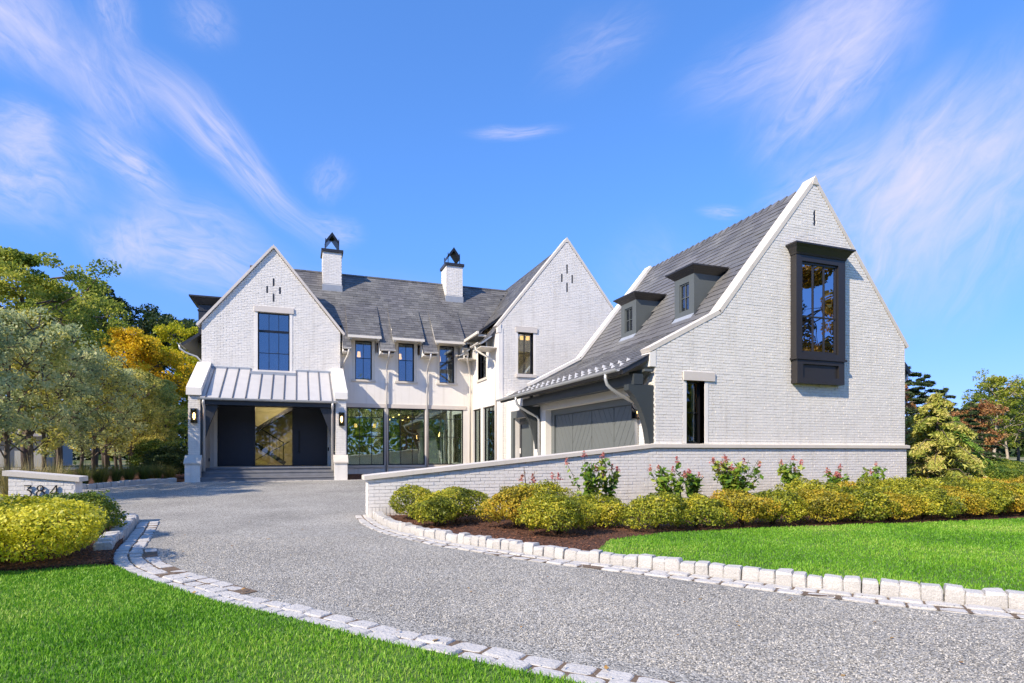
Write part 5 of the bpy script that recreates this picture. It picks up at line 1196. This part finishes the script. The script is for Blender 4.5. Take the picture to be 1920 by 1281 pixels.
# trees
def tree_parts(seed, h, crown_r, trunk_r, leafm, nleaf, leaf, bark, first=.35, upward=.6, nb=9, sub=5, clump=.5, flat=.25, lean=0):
    """trunk with limbs; leaves sit in clumps at the ends of the twigs"""
    r = random.Random(seed); rng = np.random.default_rng(seed); s = MB(); tips = []
    top = Vector((lean * h, 0, h * .88)); trunk = [Vector((0, 0, 0))]
    for i in range(1, 6): t = i / 5; trunk.append(Vector((lean * h * t + r.uniform(-.03, .03) * h * .5, r.uniform(-.015, .015) * h, h * .88 * t)))
    s.tube(trunk, [trunk_r * (1 - .85 * i / 5) for i in range(6)], 8)
    for b in range(nb):
        f = first + (1 - first) * (b + r.random()) / nb; i = min(int(f * 5), 4); p = trunk[i].lerp(trunk[i + 1], f * 5 - i); a = b * 2.4 + r.uniform(-.5, .5)
        prof = math.sin(math.pi * min(1, (f - first) / (1 - first) * .85 + .18)) ** .7
        ln = crown_r * prof * r.uniform(.75, 1.15); d = Vector((math.cos(a), math.sin(a), upward * r.uniform(.5, 1.3)))
        e = p + d.normalized() * ln; m1 = p.lerp(e, .5) + Vector((0, 0, .06 * ln)); s.tube([p, m1, e], [trunk_r * .38 * (1 - f * .5), trunk_r * .22, .012], 6, cap=False)
        tips.append((e, ln))
        for k in range(sub):
            q = p.lerp(e, r.uniform(.35, .95)); dd = Vector((r.gauss(0, 1), r.gauss(0, 1), r.gauss(.25, .6))).normalized(); e2 = q + dd * ln * r.uniform(.25, .5); s.tube([q, e2], [.02 + trunk_r * .05, .006], 4, cap=False); tips.append((e2, ln * .5))
    C_ = np.array([tuple(t[0]) for t in tips]); Sg = np.array([clump * (.6 + .25 * min(t[1], 3)) for t in tips]); idx = rng.integers(0, len(C_), nleaf)
    off = rng.normal(size=(nleaf, 3)); ofn = np.linalg.norm(off, axis=1)[:, None]; off = off / ofn * np.cbrt(rng.random((nleaf, 1))) * 1.0
    P = C_[idx] + off * Sg[idx][:, None] * [1, 1, .62]; Nn = off * .5 + [0, 0, .5]
    P = P[P[:, 2] > .3]; Nn = Nn[:len(P)]
    return s.mesh('trunk', bark, True), leaves_mesh('crown', P, Nn, leaf, leafm, rng, .65, flat)
def tree(name, x, y, z, parts, label, group=None, rz=0, sc=1, cat='tree'):
    t = thing(name, label, cat, (x, y, z), group, world=False, rz=rz); t.scale = (sc,) * 3 if isinstance(sc, (int, float)) else sc
    link('trunk', parts[0], t); link('crown', parts[1], t); return t
# clipped row running back beside the drive
TREEPY = leaf_mat('pear_leaf_yellow', [(.16, .20, .05), (.42, .42, .09), (.68, .62, .14), (.80, .68, .20)], .42, .55, .45)
row_v = [tree_parts(200 + i, 5.4, 1.45, .07, TREEPY if i == 3 else TREEP, 8000, .085, BARK, .17, 1.35, 19, 6, .36, .45) for i in range(4)]
r_ = random.Random(12); yy = 15.6; k = 0; row_first = []

while yy < 37:
    sc_ = r_.uniform(.93, 1.07) * (1.0 if yy > 18 else .95)
    if k < 4: row_first.append(tree('row_tree', -7.0 + r_.uniform(-.15, .15), yy, .24, row_v[k], ORD[k] + ' small olive green tree of the row beside the drive, counted from the near end', 'trees in the row left of the drive', r_.uniform(0, 6), (sc_, sc_, sc_)))
    else: dup(row_first[3 if k > 9 or k == 7 else k % 3], (-7.0 + r_.uniform(-.15, .15), yy, .24), r_.uniform(0, 6), sc_, label=ORD[k] + ' small olive green tree of the row beside the drive, counted from the near end')
    yy += 1.33; k += 1
# second, sparser row closer to the frame edge
for i, (x, y) in enumerate([(-9.6, 15.2), (-11.8, 18.0), (-14.5, 22), (-14.0, 27.5)]):
    dup(row_first[i % 3], (x, y, .2), r_.uniform(0, 6), r_.uniform(.95, 1.15), label=['grey green bushy tree cut by the left edge, nearest of all the trees', 'second nearest grey green tree at the left edge behind the sign', 'leafy tree filling the left edge behind the row', 'leafy tree between the row and the tallest tree'][i])
tall = tree_parts(301, 13.5, 4.2, .24, TREEG, 30000, .15, BARK, .36, .55, 16, 7, .62)
tree('tall_tree', -12.2, 34.2, .25, tall, 'tallest tree at the far left with visible trunk and open spreading crown', sc=.88, rz=2.0)
tall2 = tree_parts(302, 11.5, 4.0, .22, TREED, 26000, .15, BARK, .40, .5, 14, 7, .60)
tall3 = tree_parts(312, 11.5, 4.0, .22, TREEG, 28000, .15, BARK, .34, .5, 15, 7, .60)
tree('tall_tree', -14.1, 44, .25, tall3, 'dark green spreading tree just right of the tallest one', rz=1, sc=1.1)
tree('tall_tree', -16.8, 36, .25, tall3, 'leafy green tree cut by the left edge of the picture', rz=4.2, sc=1.0)
yel = tree_parts(303, 8.5, 3.0, .17, TREEY, 22000, .14, BARK, .22, .7, 14, 7, .62)
tree('yellow_tree', -9.2, 41.0, .25, yel, 'golden yellow autumn tree in the gap left of the house', sc=1.08)
lim = tree_parts(304, 11.5, 3.6, .2, TREEL, 28000, .14, BARK, .22, .7, 16, 7, .62)
tree('lime_green_tree', -6.8, 44.5, .25, lim, 'yellow green tree touching the left gable of the house', sc=.93)
tree('lime_green_tree', -13.0, 47, .25, lim, 'green tree rising behind the golden yellow tree', sc=.9, rz=2.5)
tree('dark_tree', -8.8, 51, .25, tall2, 'dark pointed tree behind the yellow green one beside the gable', sc=(.95, .95, 1.10), rz=3)
tree('tall_tree', -13.0, 49.5, .25, tall2, 'dark tall tree with uneven crown between the tallest tree and the yellow one', sc=1.2, rz=4)
tree('dark_tree', -15.5, 44, .25, tall2, 'dark tree filling the gap beneath the tall left trees', sc=.66, rz=5)
tree('dark_tree', -20, 42, .25, tall2, 'dark tree low at the left edge behind the thicket', sc=.75, rz=.6)
# trees beyond the back windows
for i, (x, y) in enumerate([(-2, 42), (3, 40), (7.5, 43), (12, 41), (17, 45)]):
    tree('garden_tree', x, y, .25, [lim, lim, tall3, tall2, lim][i], 'garden tree behind the house seen only through the hall windows', 'trees behind the house', rz=i * 1.3, sc=.58)

# golden weeping conifer at right, layered drooping branches
def conifer(seed, h, rad, leafm, n, leaf, droop=.35, m=BARK):
    r = random.Random(seed); rng = np.random.default_rng(seed); s = MB(); s.tube([(0, 0, 0), (0, 0, h * .5), (.03, 0, h)], [.07, .045, .008], 7); P = []; Nn = []
    nb = 34; per = n // nb
    for b in range(nb):
        f = (b + .5) / nb; z = h * (.05 + .93 * f); a = b * 2.39996 + r.uniform(-.3, .3); ln = rad * (1 - f) ** .75 * r.uniform(.5, 1.3) + .12
        d = np.array([math.cos(a), math.sin(a), 0]); e = Vector((d[0] * ln, d[1] * ln, z - droop * ln + .1)); s.tube([(0, 0, z), (d[0] * ln * .5, d[1] * ln * .5, z + .06), e], [.02, .012, .004], 4, cap=False)
        t = rng.uniform(.1, 1, per) ** .8; c = np.c_[d[0] * ln * t, d[1] * ln * t, z + .2 * t * (1 - t) - droop * ln * t ** 2]
        side = rng.normal(0, .13 * (1.1 - .5 * t)); perp = np.array([-d[1], d[0], 0]); c = c + perp * side[:, None] * (.4 + ln * .7) + np.c_[np.zeros(per), np.zeros(per), -np.abs(rng.normal(0, .07, per))]
        P.append(c); Nn.append(np.tile([d[0] * .3, d[1] * .3, .6], (per, 1)))
    return s.mesh('trunk', m, True), leaves_mesh('crown', np.concatenate(P), np.concatenate(Nn), leaf, leafm, rng, .32, .5, bend=((0, 0, -1), .35))
tree('golden_conifer', 17.45, 11.7, 0, conifer(401, 3.05, 1.75, CONG, 26000, .12), 'golden weeping conifer beside the right corner of the garage wall', cat='conifer')
tree('golden_conifer', 18.9, 12.2, 0, conifer(402, 2.4, 1.3, leaf_mat('green_conifer', [(.07, .18, .02), (.20, .38, .05), (.42, .50, .10)]), 18000, .10), 'fresh green conifer right of the golden weeping one', cat='conifer')
tree('rusty_conifer', 18.1, 13.4, 0, conifer(403, 4.1, .95, CONR, 7000, .09, .1, BARKL), 'thin rusty brown conifer with bare pale leader behind the golden one', cat='conifer')
bush('red_tinged_shrub', 16.75, 10.3, .5, .4, .30, CONR, 97, 'low reddish tinted shrub at the foot of the golden conifer', n=4500, leaf=.06, lump=.2, spiky=.3)
pinep = conifer(404, 9, 2.7, PINE, 26000, .22, .12)
for i, (x, y, sc_) in enumerate([(26.6, 19.2, .60), (30.3, 20.9, .60), (34.3, 22.6, .56), (28.5, 17.6, .40), (44.5, 27.0, .62)]):
    lab = ['dark pine just right of the garage wall', 'pine standing behind the golden conifer', 'pine between the golden conifer and the bare tree', 'low pine directly behind the fresh green conifer', 'rounded pine just left of the bare branched tree'][i]
    tree('pine_tree', x, y, 0, pinep, lab, None, i * 1.1, (sc_ * 1.5, sc_ * 1.5, sc_), cat='pine')
barep = tree_parts(405, 8.2, 2.7, .13, TREEG, 8000, .14, BARKL, .30, 1.1, 14, 6, .5)
tree('bare_tree', 40.4, 23.5, 0, barep, 'sparse pale trunked tree with open branches near the right edge', sc=.80)
tree('bare_tree', 41.3, 23.5, 0, barep, 'second pale trunked tree close beside the first at the right edge', rz=2, sc=.72)
for i, (x, y) in enumerate([(45.5, 25.2), (58, 36), (52, 33), (48, 26), (64, 37)]):
    tree('dark_tree', x, y, 0, tall2, ['dark rounded tree at the right edge of the picture', 'distant dark tree behind the bare trees', 'distant green tree between pines and bare trees', 'far tree at the right edge', 'far dark tree low on the right horizon'][i], None, i, .48)
redt = tree_parts(406, 5, 1.6, .08, CONR, 7000, .12, BARK, .25, .8, 12, 5, .5)
tree('red_tree', 34.2, 20.6, 0, redt, 'small rusty red tree left of the bare trees', sc=.85)
shm = bush_mesh(98, 1.2, 1.0, .55, 11000, .07, GRNB, .15)
for i, (x, y, s_) in enumerate([(24.6, 14.0, .8), (27.3, 15.6, .9), (28.8, 16.4, 1.0), (22.6, 14.6, .8), (31.5, 18.4, 1.1), (21.0, 14.2, .8)]):
    t = bush('green_shrub', x, y, 1.2, 1, .55, None, 98, ['bright green mound shrub at the right edge', 'bright green shrub in the far right border', 'rounded shrub under the bare trees', 'shrub behind the fresh green conifer', 'shrub before the distant right trees', 'shrub right behind the golden conifer'][i], me=shm, z=0); t.scale = (s_,) * 3
for i, (x, y) in enumerate([(22.6, 11.6), (23.5, 11.2)]):
    link('ornamental_grass', grass_clump(40 + i, .75, .4, 300, MATS['straw_grass_0']), None, label=['pale plume grass at the right edge near the low stone wall', 'second pale plume grass at the far right border'][i], cat='ornamental grass', loc=(x, y, 0))
sw = thing('stone_wall', 'low grey stone wall in the far right border behind the hedge', 'wall', (21, 10.6, 0)); r_ = random.Random(4)
for i in range(10):
    for j in range(3): link('stone', STONES[r_.randrange(7)], sw, loc=(19.9 + i * .3 + (j % 2) * .15, 10.8 + i * .03, j * .13), rot=(0, 0, r_.uniform(-.1, .1)), scale=(.29, .28, .14))
# far belt of trees along the horizon and what the windows mirror behind the camera
def belt(name, pts, label, m, n, leaf, h):
    rng = np.random.default_rng(int(abs(pts[0][0]))); P = []
    for (x0, y0), (x1, y1) in zip(pts, pts[1:]):
        t = rng.random(n); hh = h * (.75 + .25 * np.sin(t * 23) * np.cos(t * 9 + 1)); c = np.c_[x0 + (x1 - x0) * t, y0 + (y1 - y0) * t, np.zeros(n)]
        z = rng.random(n) ** .7 * hh; c[:, 2] = z; c[:, :2] += rng.normal(0, 2.2, (n, 2)); P.append(c)
    P = np.concatenate(P); link(name, leaves_mesh(name, P, np.tile([0, 0, .8], (len(P), 1)), leaf, m, rng, .8, .3), kind='stuff', label=label, cat='woods')
belt('garden_hedge', [(-6, 37.5), (16, 38.5)], 'green garden hedge seen through the hall windows', TREEG, 9000, .22, 5)
belt('roadside_thicket', [(-60, -30), (-20, -34), (20, -34), (60, -28)], 'dense green thicket across the road, mirrored in the large windows', TREEG, 12000, .55, 13)
belt('treeline', [(-90, 90), (-30, 95), (30, 100), (80, 85), (120, 60), (130, 20)], 'distant line of woods along the horizon', TREED, 11000, .8, 7.5)
map_ = tree_parts(407, 15, 5.5, .3, TREEO, 30000, .2, BARK, .25, .6, 16, 7, .62)
for i, (x, y, s_, pr_) in enumerate([(27, -4.5, .95, map_), (22, -14, .8, lim), (12, -18, .7, tall2), (4, -20, .75, tall), (-5, -19, .7, tall2), (-14, -16, .7, lim), (34, -12, .9, tall2), (1.5, -12, .45, yel)]):
    tree('roadside_tree', x, y, 0, pr_, ['orange maple mirrored in the tall bay window', 'roadside tree mirrored in the glass'][min(i, 1)], None if i == 0 else 'roadside trees mirrored in the windows', i, s_)

# ------------------------------------------------------------------ glimpses under the row of trees
nb_ = thing('neighbour_house', 'low grey house with a shallow roof glimpsed between the trunks of the tree row', 'house', (-20, 52, .25))
MB().box(-30, -17, 50, 56, .25, 2.4).build('wall', HOUSEG, nb_)
MB().hexa([(-30.5, 49.4, 2.4), (-16.5, 49.4, 2.4), (-16.5, 56.6, 2.4), (-30.5, 56.6, 2.4), (-29, 52.9, 4.6), (-18, 52.9, 4.6), (-18, 53.1, 4.6), (-29, 53.1, 4.6)]).build('roof', ROOFG, nb_)
for x in (-26, -22): MB().box(x, x + 1.2, 49.95, 50.0, .9, 2.0).build('window', DARK, nb_)
for x in (-24, -19.5): MB().box(x, x + .15, 49.6, 49.75, .25, 2.4).build('post', STUC, nb_)
CY = 64; CX = 0.6
car = thing('parked_car', 'red car parked far beyond the tree row, glimpsed between trunks', 'car', (-13.3 + CX, CY + .8, .26))
prof = [(a_ + .6, b_) for a_, b_ in [(-15.2, .55), (-15.1, .95), (-14.5, 1.15), (-13.9, 1.62), (-12.6, 1.62), (-11.9, 1.15), (-11.3, 1.0), (-11.25, .55)]]
MB().prism(prof, lambda u, d, z: (u, d, z), CY, CY + 1.6).build('body', REDP, car)
MB().prism([(-13.75, 1.16), (-13.25, 1.55), (-12.08, 1.55), (-11.5, 1.16)], lambda u, d, z: (u, d, z), CY - .02, CY + 1.62).build('window', DARK, car)
for x in (-13.9, -11.4):
    for y in (CY - .04, CY + 1.44): MB().tube([(x, y, .58), (x, y + .2, .58)], .32, 14).build('wheel', TYRE, car)
# ------------------------------------------------------------------ small litter: fallen leaves, loose chippings, mulch chips
rng = np.random.default_rng(99)
def scatter(name, poly, bbox, n, z, size, m, label, flat=.92, asp=.6, zf=None):
    X = rng.uniform(bbox[0], bbox[1], n); Y = rng.uniform(bbox[2], bbox[3], n); k = in_poly(X, Y, poly); X, Y = X[k], Y[k]
    Z = np.array([g(a, b) for a, b in zip(X, Y)]) + z + rng.uniform(0, .008, len(X)); link(name, leaves_mesh(name, np.c_[X, Y, Z], np.tile([0, 0, 1.], (len(X), 1)), size, m, rng, asp, flat), kind='stuff', label=label, cat='litter')
drive_poly = [(p[0] - .5, p[1]) for p in rc_s] + [(p[0] + .5, p[1] + .2) for p in lc_s][::-1]
scatter('fallen_leaves', drive_poly, (-3, 9, 0, 12), 420, .006, .030, DEADL, 'small fallen brown and yellow leaves scattered over the drive', .85)
scatter('fallen_leaves', [(p[0], p[1]) for p in lc_s] + [(p[0] + .45, p[1] + .2) for p in lc_s][::-1], (-3, 4, 0, 9), 120, .03, .05, DEADL, 'brown leaves caught between the pale setts', .8)
scatter('mulch_chips', bedR, (1.3, 5, 6, 11.6), 9000, .075, .035, mat('bark_chip', (.16, .065, .03), .9, var=.5, vs=40, island=.5), 'reddish bark mulch chips in the kerbed bed', .6, .35)
scatter('mulch_chips', bedL, (-4, -2, 7, 12.4), 5000, .075, .035, MATS['bark_chip'], 'reddish bark mulch chips around the yellow shrub', .6, .35)
# loose chippings near the camera: small octahedra
def pebbles(n):
    d_ = rng.uniform(2.6, 9, n) ** 1.0; a = rng.uniform(-.95, .95, n); X = d_ * (math.sin(YAW) + math.cos(YAW) * a); Y = d_ * (math.cos(YAW) - math.sin(YAW) * a); k = in_poly(X, Y, drive_poly); X, Y = X[k], Y[k]; m_ = len(X)
    s = rng.uniform(.0035, .0072, m_)[:, None]; c = np.c_[X, Y, np.full(m_, .002)]; ang = rng.uniform(0, 6.28, m_); ca, sa = np.cos(ang)[:, None], np.sin(ang)[:, None]
    ex = np.c_[ca, sa, np.zeros(m_) + rng.normal(0, .2, m_)]; ey = np.c_[-sa, ca, rng.normal(0, .2, m_)]; ez = np.tile([0, 0, 1.], (m_, 1)); f1, f2, f3 = [rng.uniform(.7, 1.4, (m_, 1)) for _ in range(3)]
    V = np.stack([c + ex * s * f1, c + ey * s * f2, c - ex * s * f1, c - ey * s * f2, c + ez * s * f3 * .9 + (ex - ey) * s * .3], 1).reshape(-1, 3); i = np.arange(m_)[:, None] * 5
    F = np.concatenate([i + [0, 1, 4], i + [1, 2, 4], i + [2, 3, 4], i + [3, 0, 4]], 0)
    link('gravel', mesh_np('gravel', V, F, mat('chipping', (.42, .395, .34), .8, island=.6)), kind='stuff', label='loose grey stone chippings on the drive', cat='gravel')
pebbles(150000)
for crv, o0, o1 in ((RC, -.30, -.02), (LC, .02, .32)):
    pp = resample([(*p, 0) for p in crv], .05); rr = random.Random(8); P_ = []
    for p, q in zip(pp, pp[1:]):
        if p.y < .5 or p.y > 9: continue
        d = (q - p).normalized(); n = Vector((-d.y, d.x, 0))
        for k in range(3):
            o = o0 + (o1 - o0) * (rr.random() ** 1.8 if o0 < -.1 else 1 - rr.random() ** 1.8); P_.append(tuple(p + n * o + Vector((0, 0, .027))))
    P_ = np.array(P_); link('gravel', leaves_mesh('gravel', P_, np.tile([0, 0, 1.], (len(P_), 1)), .012, MATS['chipping'], rng, .8, .6), kind='stuff', label='loose chippings spilled onto the flat granite setts', cat='gravel')
print('bricks', len(single), len(store), 'slates', len(sl_store), 'objects', len(bpy.data.objects), 'tris', sum(len(o.data.polygons) for o in bpy.data.objects if o.type == 'MESH'))
